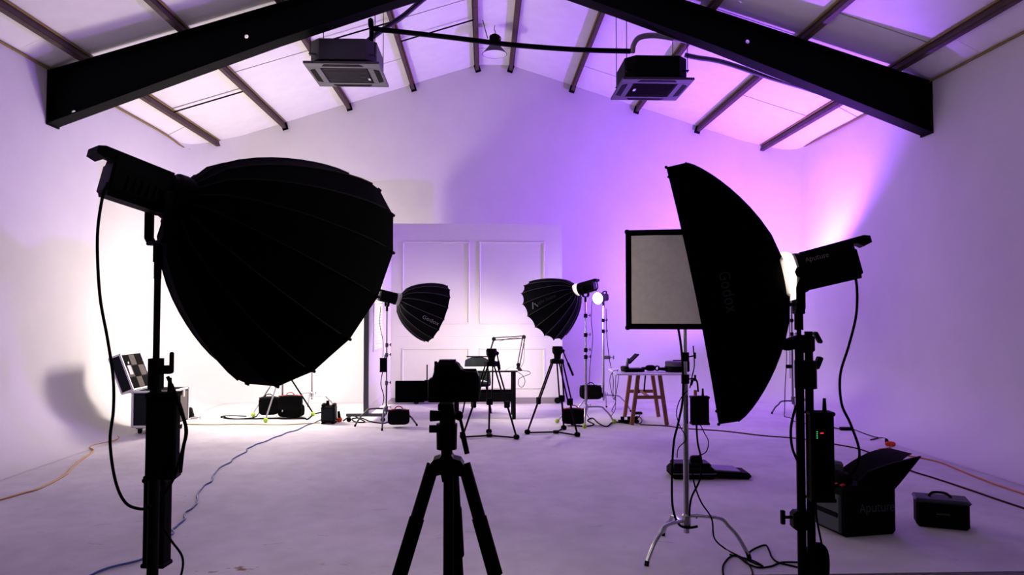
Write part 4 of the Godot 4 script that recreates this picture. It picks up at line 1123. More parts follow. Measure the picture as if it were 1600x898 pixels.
# lettering lying on a dome's skin: want = direction (world) the skin there should face
func place_text(d: Node3D, words: String, size: float, m: Material, L: float, R: float, q: float, mm: float, want: Vector3, s: float, serif: bool, stretch: float) -> void:
	var inv := d.transform.basis.inverse()
	var w := inv * want
	var an := roundf(atan2(w.y, w.x) / (TAU / 16)) * (TAU / 16)
	var rr := func(t: float) -> float: return 0.075 + (R - 0.075) * pow(1.0 - pow(1.0 - t, q), 1.0 / mm)
	var rad := Vector3(cos(an), sin(an), 0)
	var p0: Vector3 = rad * rr.call(s - 0.15) + Vector3(0, 0, (s - 0.15) * L)
	var p1: Vector3 = rad * rr.call(s + 0.15) + Vector3(0, 0, (s + 0.15) * L)
	var along := (p1 - p0).normalized()
	var tang := Vector3(-sin(an), cos(an), 0)
	var nrm := along.cross(tang)
	if nrm.dot(rad) < 0: nrm = -nrm
	# read from left to right as the camera sees it
	var wx := d.transform.basis * along
	var bx := along if wx.x > 0 else -along
	var by := nrm.cross(bx)
	var mid: Vector3 = rad * rr.call(s) + Vector3(0, 0, s * L)
	lettering(words, size, m, d, Transform3D(Basis(bx, by, nrm), mid - nrm * 0.0 + nrm * 0.006), "lettering", serif, stretch)
	if serif:
		var st := mid - bx * (size * 3.4) + nrm * 0.004
		part(MB.new().box(st + bx * 0.0, Vector3(0.016, 0.1, 0.003), Basis(bx, by, nrm) * Basis(Vector3.BACK, -0.35)).box(st + bx * 0.05 - by * 0.012, Vector3(0.016, 0.07, 0.003), Basis(bx, by, nrm) * Basis(Vector3.BACK, 0.5)), "emblem", M.letter_light, d)

# ---------------------------------------------------------------- video tripods
func video_tripod(label: String, apex: Vector3, feet: Array, handle: Vector3, spread_y: float) -> Node3D:
	var t := thing("video_tripod", label, "tripod", Vector3(apex.x, 0, apex.z), Basis(), "video tripods before the set wall")
	var o := Vector3(apex.x, 0, apex.z)
	var y := apex.y
	part(MB.new().lathe(Vector3(0, y - 0.05, 0), Vector3.UP, [Vector2(0, 0), Vector2(0.06, 0), Vector2(0.085, 0.03), Vector2(0.085, 0.06), Vector2(0.05, 0.07), Vector2(0, 0.07)], 14), "bowl", M.plastic, t)
	var hd := part(MB.new().lathe(Vector3(0, y + 0.02, 0), Vector3.UP, [Vector2(0, 0), Vector2(0.045, 0), Vector2(0.05, 0.05), Vector2(0.07, 0.08), Vector2(0.075, 0.14), Vector2(0, 0.14)], 14), "fluid_head", M.plastic, t)
	part(MB.new().box(Vector3(0, y + 0.17, 0), Vector3(0.13, 0.025, 0.1), Basis(), 0.005), "camera_plate", M.dark_metal, hd)
	part(MB.new().cyl(Vector3(signf(handle.x) * 0.07, y + 0.13, 0), handle * 0.6 + Vector3(signf(handle.x) * 0.07, y + 0.13, 0), 0.009, -1, 8).cyl(handle * 0.5 + Vector3(signf(handle.x) * 0.07, y + 0.13, 0), handle + Vector3(signf(handle.x) * 0.07, y + 0.13, 0), 0.015, -1, 8), "pan_handle", M.rubber, hd)
	part(MB.new().pillow(Vector3(signf(handle.x) * 0.075, y + 0.12, 0), Vector3(0.05, 0.05, 0.05), 1, 1, Basis(), 8, 10), "handle_joint", M.plastic, hd)
	var hub := Vector3.ZERO
	for q in feet: hub += (q - o) / 3.0
	for q in feet:
		var ft: Vector3 = q - o + Vector3(0, 0.03, 0)
		var d := Vector3(ft.x, 0, ft.z).normalized()
		var tan := Vector3(-d.z, 0, d.x)
		var top := d * 0.07 + Vector3(0, y - 0.02, 0)
		var mid := top.lerp(ft, 0.56)
		var lg := MB.new()
		for s in [-1, 1]: lg.cyl(top + tan * 0.032 * s, mid + tan * 0.032 * s, 0.0105, -1, 8)
		var leg := part(lg, "leg", M.plastic, t)
		part(MB.new().box(mid, Vector3(0.085, 0.09, 0.045), Basis(tan, Vector3.UP, tan.cross(Vector3.UP)), 0.01), "leg_clamp", M.plastic, leg)
		part(MB.new().box(top, Vector3(0.09, 0.06, 0.05), Basis(tan, Vector3.UP, tan.cross(Vector3.UP)), 0.01), "leg_hinge", M.plastic, leg)
		part(MB.new().cyl(mid, ft, 0.014, 0.012, 8), "lower_tube", M.plastic, leg)
		part(MB.new().pillow(ft, Vector3(0.08, 0.06, 0.09), 0.7, 0.7, Basis(), 8, 10), "foot", M.rubber, leg)
		part(MB.new().cyl(hub + Vector3(0, spread_y, 0), ft + Vector3(0, spread_y - 0.03, 0), 0.011, -1, 8), "spreader_arm", M.plastic, t)
	part(MB.new().cyl(hub + Vector3(0, spread_y - 0.015, 0), hub + Vector3(0, spread_y + 0.02, 0), 0.04, -1, 12), "spreader_hub", M.plastic, t)
	return t
func make_tripods():
	video_tripod("black video tripod at centre, in front of the dark desk", Vector3(0.094, 0.958, -9.75), [Vector3(-0.277, 0, -9.522), Vector3(0.41, 0, -9.448), Vector3(0.062, 0, -9.914)], Vector3(0.04, -0.22, 0.05), 0.02)
	video_tripod("black video tripod right of centre, under the ribbed softbox", Vector3(0.987, 0.977, -9.95), [Vector3(0.573, 0, -9.842), Vector3(1.211, 0, -9.614), Vector3(1.098, 0, -10.202)], Vector3(0.14, -0.34, 0.02), 0.02)

# ---------------------------------------------------------------- furniture
func make_tables():
	var z := -11.3
	var dk := thing("desk", "dark-framed desk with pale thin top behind the centre video tripod", "desk", Vector3(-0.05, 0, z - 0.2))
	part(MB.new().box(Vector3(0.05, 0.745, 0), Vector3(1.02, 0.022, 0.62), Basis(), 0.004), "desktop", M.table_white, dk)
	part(MB.new().box(Vector3(0.05, 0.724, 0), Vector3(1.0, 0.022, 0.6)), "apron", M.ac_black, dk)
	for x in [-0.38, 0.5]:
		for zz in [0.26, -0.26]:
			part(MB.new().box(Vector3(x, 0.357, zz), Vector3(0.055, 0.714, 0.055), Basis(), 0.004), "leg", M.ac_black, dk)
	part(MB.new().box(Vector3(0.06, 0.33, 0.26), Vector3(0.86, 0.13, 0.02)), "modesty_panel", M.ac_black, dk)
	part(MB.new().box(Vector3(0.06, 0.33, -0.26), Vector3(0.86, 0.13, 0.02)), "back_panel", M.ac_black, dk)
	# shell chair behind the desk
	var ch := thing("shell_chair", "dark shell chair tucked behind the desk", "chair", Vector3(-0.12, 0, z - 0.8))
	var g := []
	for i in 9:
		var row := []
		var s := i / 8.0
		for j in 9:
			var f := j / 8.0 * 2.0 - 1.0
			var wv := 0.23 - 0.03 * s
			row.append(Vector3(f * wv, 0.5 + s * 0.38 - 0.05 * pow(absf(f), 3), -0.2 - 0.06 * s + 0.12 * (f * f)))
		g.append(row)
	part(MB.new().grid(g, Vector3(0, 0.6, 1.0)), "backrest", M.case_panel, ch)
	part(MB.new().pillow(Vector3(0, 0.45, 0), Vector3(0.46, 0.07, 0.44), 0.7, 0.5), "seat", M.case_panel, ch)
	for sx in [-1, 1]:
		for sz in [-1, 1]:
			part(MB.new().cyl(Vector3(sx * 0.15, 0.43, sz * 0.13), Vector3(sx * 0.23, 0.0, sz * 0.2), 0.014, 0.011, 8), "leg", M.ac_black, ch)
	part(MB.new().box(Vector3(0, 0.885, -0.25), Vector3(0.36, 0.02, 0.05), Basis(), 0.008), "top_edge", M.case_panel, ch)
	# microphone boom arm clamped on the desk's right end
	var ar := thing("boom_arm", "black folding desk boom arm clamped to the desk's right end", "boom arm", Vector3(0.525, 0.74, -11.4))
	var e0 := Vector3(0, 0.05, 0)
	var e1 := Vector3(0.085, 0.5, 0)
	var e2 := Vector3(-0.38, 0.47, 0)
	var e3 := Vector3(-0.43, 0.3, 0)
	part(MB.new().cyl(Vector3(0, -0.02, 0), Vector3(0, 0.03, 0), 0.07, 0.03, 12).cyl(Vector3(0, 0.03, 0), e0 + Vector3(0, 0.03, 0), 0.025, -1, 10), "clamp_base", M.plastic, ar)
	for o in [-0.018, 0.018]:
		part(MB.new().cyl(e0 + Vector3(o, 0, 0), e1 + Vector3(o, 0, 0), 0.008, -1, 6), "lower_arm_bar", M.plastic, ar)
		part(MB.new().cyl(e1 + Vector3(0, o, 0), e2 + Vector3(0, o, 0), 0.008, -1, 6), "upper_arm_bar", M.plastic, ar)
	for e in [e0 + Vector3(0, 0.02, 0), e1, e2]:
		part(MB.new().cyl(e - Vector3(0, 0, 0.025), e + Vector3(0, 0, 0.025), 0.032, -1, 12), "joint", M.plastic, ar)
	part(MB.new().cyl(e2, e3, 0.012, -1, 8), "end_bar", M.plastic, ar)
	part(MB.new().lathe(e3 - Vector3(0, 0.06, 0), Vector3.UP, [Vector2(0, 0), Vector2(0.025, 0), Vector2(0.03, 0.05), Vector2(0.012, 0.08), Vector2(0, 0.08)], 10), "end_mount", M.plastic, ar)
	cable("desk_cable", "thin black wire looping off the desk's right end", [Vector3(0.32, 0.75, -11.15), Vector3(0.417, 0.798, -11.15), Vector3(0.533, 0.749, -11.15), Vector3(0.669, 0.73, -11.15), Vector3(0.688, 0.691, -11.15), Vector3(0.591, 0.653, -11.15), Vector3(0.523, 0.614, -11.15), Vector3(0.514, 0.537, -11.15), Vector3(0.562, 0.489, -11.15), Vector3(0.61, 0.556, -11.15), Vector3(0.591, 0.653, -11.15), Vector3(0.494, 0.73, -11.15)], 0.005, M.rubber, "wires on the desk")
	cable("desk_cable", "thin black wire running up the boom arm", [Vector3(0.543, 0.754, -11.35), Vector3(0.602, 0.861, -11.35), Vector3(0.612, 1.058, -11.35), Vector3(0.592, 1.206, -11.35), Vector3(0.424, 1.226, -11.35), Vector3(0.227, 1.177, -11.35)], 0.004, M.rubber, "wires on the desk")
	# wooden trestle table
	var fa := [Vector3(2.117, -0, -10.573), Vector3(2.623, -0, -10.555), Vector3(2.172, 0, -11.392), Vector3(2.697, 0, -11.372)]
	var tb := thing("trestle_table", "white-topped table on brown wooden trestle legs at right", "table", Vector3(fa[0].x + 0.3, 0, -11.0))
	var o := tb.position
	var top := 0.72
	part(MB.new().box(Vector3(0.03, top + 0.012, 0), Vector3(1.06, 0.022, 1.08), Basis(Vector3.UP, -0.06), 0.004), "tabletop", M.table_white, tb)
	for pr in [[0, 1], [2, 3]]:
		var fl: Vector3 = fa[pr[0]] - o
		var fr: Vector3 = fa[pr[1]] - o
		var ins := 0.1
		for e in [[fl, ins], [fr, -ins]]:
			var f: Vector3 = e[0]
			var tp := Vector3(f.x + e[1], top, f.z)
			var ax := (tp - f).normalized()
			var sx := ax.cross(Vector3.BACK).normalized()
			part(MB.new().box((f + tp) / 2 + Vector3(0, 0.002, 0), Vector3(0.055, (tp - f).length() - 0.008, 0.045), Basis(sx, ax, Vector3.BACK), 0.004), "leg", M.wood, tb)
		var mid := (fl + fr) / 2
		part(MB.new().box(Vector3(mid.x, 0.4, mid.z), Vector3((fr - fl).x - 0.12, 0.05, 0.03), Basis(), 0.004), "crossbar", M.wood, tb)
	var ma: Vector3 = (fa[0] + fa[1]) / 2 - o
	var mc: Vector3 = (fa[2] + fa[3]) / 2 - o
	part(MB.new().cyl(Vector3(ma.x, 0.4, ma.z), Vector3(mc.x, 0.4, mc.z), 0.028, -1, 4), "stretcher", M.wood, tb)
	for x in [-0.06, 0.07]:
		part(MB.new().cyl(Vector3(ma.x + x * 0.6, 0.4, -0.1), Vector3(ma.x + x, top, -0.1), 0.012, -1, 6), "brace", M.ac_black, tb)
	# things on the table
	var ty := top + 0.0235
	var cs := thing("open_gadget_case", "small black case with raised lid at the table's left end", "case", Vector3(o.x - 0.22, ty, o.z + 0.12), Basis(Vector3.UP, 0.15))
	part(MB.new().box(Vector3(0, 0.025, 0), Vector3(0.3, 0.05, 0.22), Basis(), 0.01), "base", M.plastic, cs)
	part(MB.new().pillow(Vector3(-0.12, 0.05, 0), Vector3(0.1, 0.07, 0.2), 0.6, 0.6), "battery_lump", M.plastic, cs)
	part(MB.new().box(Vector3(-0.08, 0.12, 0), Vector3(0.03, 0.16, 0.05), Basis(Vector3.BACK, -0.2), 0.004), "lid_arm", M.grey_plastic, cs)
	part(MB.new().box(Vector3(0.0, 0.19, 0), Vector3(0.2, 0.02, 0.16), Basis(Vector3.BACK, 0.75), 0.004), "lid", M.plastic, cs)
	var hp := thing("handheld_camera", "small black handheld camera lying on the table's middle", "camera", Vector3(o.x + 0.05, ty, o.z + 0.1), Basis(Vector3.UP, 0.2))
	part(MB.new().pillow(Vector3(0, 0.05, 0), Vector3(0.15, 0.09, 0.1), 0.7, 0.7), "body", M.plastic, hp)
	part(MB.new().cyl(Vector3(-0.06, 0.045, 0), Vector3(-0.14, 0.045, 0.0), 0.022, -1, 12), "lens", M.plastic, hp)
	part(MB.new().lathe(Vector3(0.11, 0.045, 0), Vector3.BACK, [Vector2(0.025, -0.012), Vector2(0.042, -0.012), Vector2(0.042, 0.012), Vector2(0.025, 0.012)], 14), "ring_grip", M.plastic, hp)
	var dr := thing("round_bag", "black and purple-grey round bag on the table's right end", "bag", Vector3(o.x + 0.42, ty, o.z + 0.16))
	part(MB.new().lathe(Vector3.ZERO, Vector3.UP, [Vector2(0, 0), Vector2(0.15, 0.0), Vector2(0.165, 0.02), Vector2(0.165, 0.08), Vector2(0.16, 0.085)], 24, false), "base", M.plastic, dr)
	part(MB.new().lathe(Vector3.ZERO, Vector3.UP, [Vector2(0.158, 0.08), Vector2(0.162, 0.14), Vector2(0.15, 0.155), Vector2(0, 0.16)], 24, false), "body", M.pocket, dr)
	part(MB.new().box(Vector3(0.14, 0.085, 0.03), Vector3(0.06, 0.16, 0.2), Basis(), 0.012), "end_flap", M.plastic, dr)
	part(MB.new().box(Vector3(0.06, 0.165, 0), Vector3(0.2, 0.014, 0.06), Basis(), 0.004), "strap", M.plastic, dr)
	part(MB.new().cyl(Vector3(-0.28, 0.045, 0.05), Vector3(-0.1, 0.04, 0.05), 0.02, 0.034, 10), "shoulder_strap", M.plastic, dr)
	single(MB.new().box(Vector3.ZERO, Vector3(0.22, 0.004, 0.18), Basis(), 0.001), "paper_sheet", M.paper, "pale sheet under the handheld camera on the white table", "paper", "", Vector3(o.x + 0.1, ty + 0.003, o.z + 0.22))
	cable("table_cable", "bundle wire dangling from the table's left corner", [Vector3(1.977, 0.764, -10.9), Vector3(1.91, 0.745, -10.9), Vector3(1.861, 0.632, -10.9), Vector3(1.88, 0.462, -10.9), Vector3(1.927, 0.329, -10.9), Vector3(1.976, 0.556, -10.9), Vector3(1.996, 0.698, -10.9)], 0.005, M.rubber, "wires under the white table")
	cable("table_cable", "thin wire falling from the table's left corner to the floor", [Vector3(1.986, 0.774, -10.9), Vector3(1.948, 0.651, -10.9), Vector3(1.946, 0.32, -10.9), Vector3(1.936, 0.178, -10.9)] + lift([Vector3(1.958, 0, -11.364), Vector3(1.932, 0, -10.83), Vector3(2.054, 0, -10.825)], 0.008), 0.005, M.rubber, "wires under the white table")
	var ps := thing("power_strip", "black power strip on the floor under the white table", "power strip", Vector3(2.12, 0, -10.823))
	part(MB.new().box(Vector3(0, 0.02, 0), Vector3(0.3, 0.04, 0.07), Basis(), 0.006), "housing", M.plastic, ps)
	for k in 3: part(MB.new().box(Vector3(-0.09 + 0.1 * k, 0.065, 0), Vector3(0.05, 0.05, 0.045), Basis(), 0.006), "plug", M.plastic, ps)
	single(MB.new().box(Vector3(0, 0.02, 0), Vector3(0.13, 0.04, 0.07), Basis(), 0.008), "power_adapter", M.plastic, "black adapter lying on the floor behind the trestle legs", "adapter", "adapters on the floor", Vector3(2.448, 0, -11.708))
	cable("table_cable", "tangled black wire on the floor under the white table", lift([Vector3(2.174, 0, -10.95), Vector3(2.332, 0, -11.493), Vector3(2.463, 0, -11.634), Vector3(2.306, 0, -11.077), Vector3(2.176, 0, -10.821), Vector3(2.218, -0, -10.57), Vector3(2.318, 0, -10.815), Vector3(2.373, 0, -11.21), Vector3(2.343, 0, -11.35)], 0.02), 0.007, M.rubber, "wires under the white table")

# ---------------------------------------------------------------- cases and bags
func make_cases():
	# flight case
	var cb := Basis()
	var fc := thing("flight_case", "silver-edged dark flight case on castors, lid open, by the left cove", "case", Vector3(-4.42, 0.0, -10.29), cb)
	var w := 0.5
	var d := 0.56
	var h := 0.46
	var y0 := 0.1
	part(MB.new().box(Vector3(0, y0 + h / 2, 0), Vector3(w - 0.01, h, d - 0.01)), "body", M.case_panel, fc)
	for sx in [-1, 1]:
		for sz in [-1, 1]:
			part(MB.new().box(Vector3(sx * w / 2, y0 + h / 2, sz * d / 2), Vector3(0.03, h + 0.02, 0.03), Basis(), 0.005), "edge_profile", M.silver, fc)
			part(MB.new().pillow(Vector3(sx * w / 2, y0 + h, sz * d / 2), Vector3(0.055, 0.05, 0.055), 0.8, 0.8, Basis(), 6, 8), "ball_corner", M.silver, fc)
			var cst := part(MB.new().box(Vector3(sx * (w / 2 - 0.07), y0 - 0.02, sz * (d / 2 - 0.07)), Vector3(0.09, 0.03, 0.08), Basis(), 0.008), "castor", M.grey_plastic, fc)
			part(MB.new().cyl(Vector3(sx * (w / 2 - 0.07) - 0.014, 0.04, sz * (d / 2 - 0.07)), Vector3(sx * (w / 2 - 0.07) + 0.014, 0.04, sz * (d / 2 - 0.07)), 0.04, -1, 14), "wheel", M.rubber, cst)
		for yy in [y0, y0 + h]:
			part(MB.new().box(Vector3(sx * w / 2, yy, 0), Vector3(0.03, 0.03, d), Basis(), 0.005), "edge_profile", M.silver, fc)
	for sz in [-1, 1]:
		for yy in [y0, y0 + h]:
			part(MB.new().box(Vector3(0, yy, sz * d / 2), Vector3(w, 0.03, 0.03), Basis(), 0.005), "edge_profile", M.silver, fc)
	part(MB.new().box(Vector3(0.02, y0 + h - 0.09, d / 2 + 0.002), Vector3(0.16, 0.09, 0.012), Basis(), 0.003), "label_plate", M.grey_plastic, fc)
	for z in [-0.13, 0.13]:
		part(MB.new().box(Vector3(w / 2 + 0.004, y0 + h - 0.06, z), Vector3(0.012, 0.1, 0.06), Basis(), 0.003), "butterfly_latch", M.silver, fc)
	part(MB.new().box(Vector3(w / 2 + 0.001, y0 + h * 0.5, 0), Vector3(0.008, h * 0.86, d * 0.92)), "side_panel", M.foam_and_lit_side, fc)  # paler sheet: the light on this side of the case is put into its colour
	part(MB.new().box(Vector3(0.0, y0 + h + 0.008, 0.0), Vector3(w - 0.05, 0.006, d - 0.05)), "foam_bed", M.foam_dark, fc)
	# lid hinged on the left edge, thrown back
	var lt := Transform3D(Basis(Vector3.BACK, 1.94), Vector3(-w / 2 + 0.0, y0 + h + 0.03, 0))
	var lid := part(MB.new().box(Vector3(w / 2, 0.075, 0), Vector3(w, 0.13, d)), "lid", M.case_panel, fc, lt)
	for q in [[w / 2, 0, d / 2, w, 0.025, 0.025], [w / 2, 0, -d / 2, w, 0.025, 0.025], [0, 0, 0, 0.025, 0.025, d], [w, 0, 0, 0.025, 0.025, d], [w / 2, 0.15, d / 2, w, 0.025, 0.025], [w / 2, 0.15, -d / 2, w, 0.025, 0.025], [0, 0.15, 0, 0.025, 0.025, d], [w, 0.15, 0, 0.025, 0.025, d], [0, 0.075, d / 2, 0.025, 0.15, 0.025], [w, 0.075, d / 2, 0.025, 0.15, 0.025], [w, 0.075, -d / 2, 0.025, 0.15, 0.025]]:
		part(MB.new().box(Vector3(q[0], q[1], q[2]), Vector3(q[3], q[4], q[5]), Basis(), 0.004), "lid_edge", M.silver, lid)
	var iny := -0.002 + 0.0
	for i in 3:
		for j in 3:
			part(MB.new().box(Vector3(0.09 + 0.16 * i, 0.002, -0.17 + 0.17 * j), Vector3(0.15, 0.02, 0.16), Basis(), 0.004), "foam_block", M.foam_dark if (i + j) % 2 == 0 else M.foam_and_lit_side, lid)
	part(MB.new().box(Vector3(0.27, -0.012, 0.18), Vector3(0.13, 0.006, 0.09)), "paper_note", M.paper, lid)
	part(MB.new().cyl(Vector3(0.37, -0.014, 0.16), Vector3(0.37, -0.008, 0.16), 0.018, -1, 10), "white_button", M.paper, lid)
	# clamp on the floor right of the case
	var cl := thing("floor_clamp", "dark clamp with metal screw lying right of the flight case", "clamp", Vector3(-4.468, 0, -11.398))
	part(MB.new().box(Vector3(0, 0.1, 0), Vector3(0.1, 0.16, 0.09), Basis(Vector3.BACK, 0.3), 0.02), "jaw", M.plastic, cl)
	part(MB.new().cyl(Vector3(0.03, 0.03, 0.02), Vector3(0.14, 0.03, 0.05), 0.02, -1, 10), "screw", M.chrome, cl)
	part(knob(Vector3(0.14, 0.03, 0.05), Vector3.RIGHT, 0.018, 0.05), "wing", M.chrome, cl)
	# power station
	var pw := thing("power_station", "squat black power station on the floor below the huge softbox", "power station", Vector3(-2.271, 0, -10.923))
	part(MB.new().box(Vector3(0, 0.14, 0), Vector3(0.2, 0.24, 0.2), Basis(), 0.02), "housing", M.plastic, pw)
	part(MB.new().box(Vector3(0, 0.14, 0.1), Vector3(0.15, 0.17, 0.012), Basis(), 0.004), "front_panel", M.case_panel, pw)
	for x in [-0.075, 0.075]:
		part(MB.new().pillow(Vector3(x, 0.265, 0), Vector3(0.06, 0.06, 0.18), 0.8, 0.8, Basis(), 8, 10), "handle_post", M.plastic, pw)
		part(MB.new().box(Vector3(x, 0.012, 0), Vector3(0.05, 0.024, 0.18), Basis(), 0.006), "foot", M.rubber, pw)
	part(MB.new().cyl(Vector3(-0.02, 0.25, 0), Vector3(-0.02, 0.33, 0), 0.028, 0.02, 10), "plug", M.plastic, pw)
	var op := thing("extension_socket", "orange socket with black plug on the floor beside the power station", "socket", Vector3(-2.147, 0, -11.046))
	part(MB.new().pillow(Vector3(0, 0.035, 0), Vector3(0.09, 0.07, 0.07), 0.7, 0.7), "socket", M.plug_orange, op)
	part(MB.new().cyl(Vector3(0.0, 0.06, 0), Vector3(-0.01, 0.16, 0), 0.028, 0.018, 10), "plug", M.plastic, op)
	# open tray case on the floor
	var tc := thing("open_soft_case", "flat black soft case lying open on the floor behind the chrome stand", "case", Vector3(2.024, 0, -7.127), Basis(Vector3.UP, -0.05))
	part(MB.new().box(Vector3(0, 0.055, -0.1), Vector3(0.43, 0.11, 0.3), Basis(), 0.03), "tray", M.rubber, tc)
	part(MB.new().tube([Vector3(-0.21, 0.06, 0.06), Vector3(0.0, 0.058, 0.065), Vector3(0.21, 0.06, 0.06)], 0.006), "zip", M.piping, tc)
	part(MB.new().box(Vector3(0.0, 0.125, -0.12), Vector3(0.36, 0.04, 0.22), Basis(), 0.012), "contents", M.plastic, tc)
	part(MB.new().pillow(Vector3(0.05, 0.17, -0.1), Vector3(0.12, 0.08, 0.08), 0.7, 0.7), "gear", M.plastic, tc)
	part(MB.new().box(Vector3(0.38, 0.04, -0.11), Vector3(0.36, 0.06, 0.3), Basis(Vector3.BACK, -0.06), 0.025), "lid", M.rubber, tc)
	part(MB.new().box(Vector3(0.335, 0.078, -0.11), Vector3(0.25, 0.016, 0.27), Basis(Vector3.BACK, -0.06), 0.006), "lid_pocket", M.pocket, tc)
	# big open kit bag
	var kx := Basis(Vector3.UP, 0.18)
	var kb := thing("kit_bag", "large open black kit bag with raised flap, floor at right", "bag", Vector3(2.784, 0, -5.251), kx)
	var bw := 0.44
	var bh := 0.36
	var bd := 0.36
	part(MB.new().box(Vector3(0.0, bh / 2, -bd / 2), Vector3(bw, bh, bd), Basis(), 0.025), "body", M.rubber, kb)
	part(MB.new().box(Vector3(-bw / 2 - 0.004, bh / 2 - 0.02, -bd / 2), Vector3(0.03, bh - 0.09, bd - 0.06), Basis(), 0.012), "side_pocket", M.slate, kb)
	part(MB.new().box(Vector3(-bw / 2 - 0.022, bh * 0.42, -bd / 2), Vector3(0.012, 0.035, bd - 0.1), Basis(), 0.004), "side_strap", M.rubber, kb)
	part(MB.new().box(Vector3(-bw / 2 + 0.03, bh + 0.004, -bd / 2), Vector3(0.03, 0.014, bd - 0.08), Basis(), 0.004), "red_lining", M.red, kb)
	var flg := []
	for i in 8:
		var s := i / 7.0
		var row := []
		for j in 6:
			var f := j / 5.0
			row.append(Vector3(-0.05 + s * 0.5, bh + 0.02 + 0.13 * sin(s * 1.9) + 0.05 * s - (0.13 * (1.0 - s) * f), -bd + 0.02 + f * (bd + 0.01 - s * 0.14)))
		flg.append(row)
	part(MB.new().grid(flg, Vector3(0, -3, -0.2)), "flap", M.rubber, kb)
	part(MB.new().prism(PackedVector2Array([Vector2(-0.08, bh - 0.03), Vector2(bw / 2 - 0.005, bh - 0.04), Vector2(bw / 2 + 0.04, bh + 0.0), Vector2(0.45, bh + 0.19), Vector2(0.2, bh + 0.15), Vector2(0.0, bh + 0.1), Vector2(-0.08, bh + 0.03)]), 0.02, Transform3D(Basis(), Vector3(0, 0, -0.03))), "front_flap", M.rubber, kb)
	part(MB.new().pillow(Vector3(-0.14, bh + 0.03, -0.16), Vector3(0.14, 0.1, 0.2), 0.7, 0.7), "lining_bundle", M.rubber, kb)
	lettering("Aputure", 0.08, M.letter_dark, kb, Transform3D(Basis(), Vector3(0.05, bh * 0.56, 0.002)))
	single(MB.new().box(Vector3(0, 0.0, 0), Vector3(0.19, 0.17, 0.12), Basis(Vector3.BACK, -0.12), 0.02), "grey_pouch", M.grey_plastic, "grey padded pouch sticking up out of the large kit bag", "pouch", "", kb.position + kx * Vector3(-0.16, bh + 0.06, -0.26), kx)
	# small bag
	var sx := Basis(Vector3.UP, -0.42)
	var sb := thing("small_bag", "small black zip bag with top handle, right of the kit bag", "bag", Vector3(3.416, 0, -5.416), sx)
	part(MB.new().box(Vector3(0, 0.1, -0.09), Vector3(0.35, 0.2, 0.2), Basis(), 0.02), "body", M.rubber, sb)
	part(MB.new().box(Vector3(0, 0.2, -0.09), Vector3(0.37, 0.03, 0.22), Basis(), 0.012), "lid", M.slate, sb)
	part(MB.new().tube(curve([Vector3(-0.08, 0.215, -0.09), Vector3(-0.05, 0.245, -0.09), Vector3(0.03, 0.245, -0.09), Vector3(0.07, 0.215, -0.09)]), 0.01), "handle", M.rubber, sb)
	part(MB.new().box(Vector3(0.0, 0.11, 0.012), Vector3(0.09, 0.012, 0.004)), "logo_patch", M.letter_dark, sb)

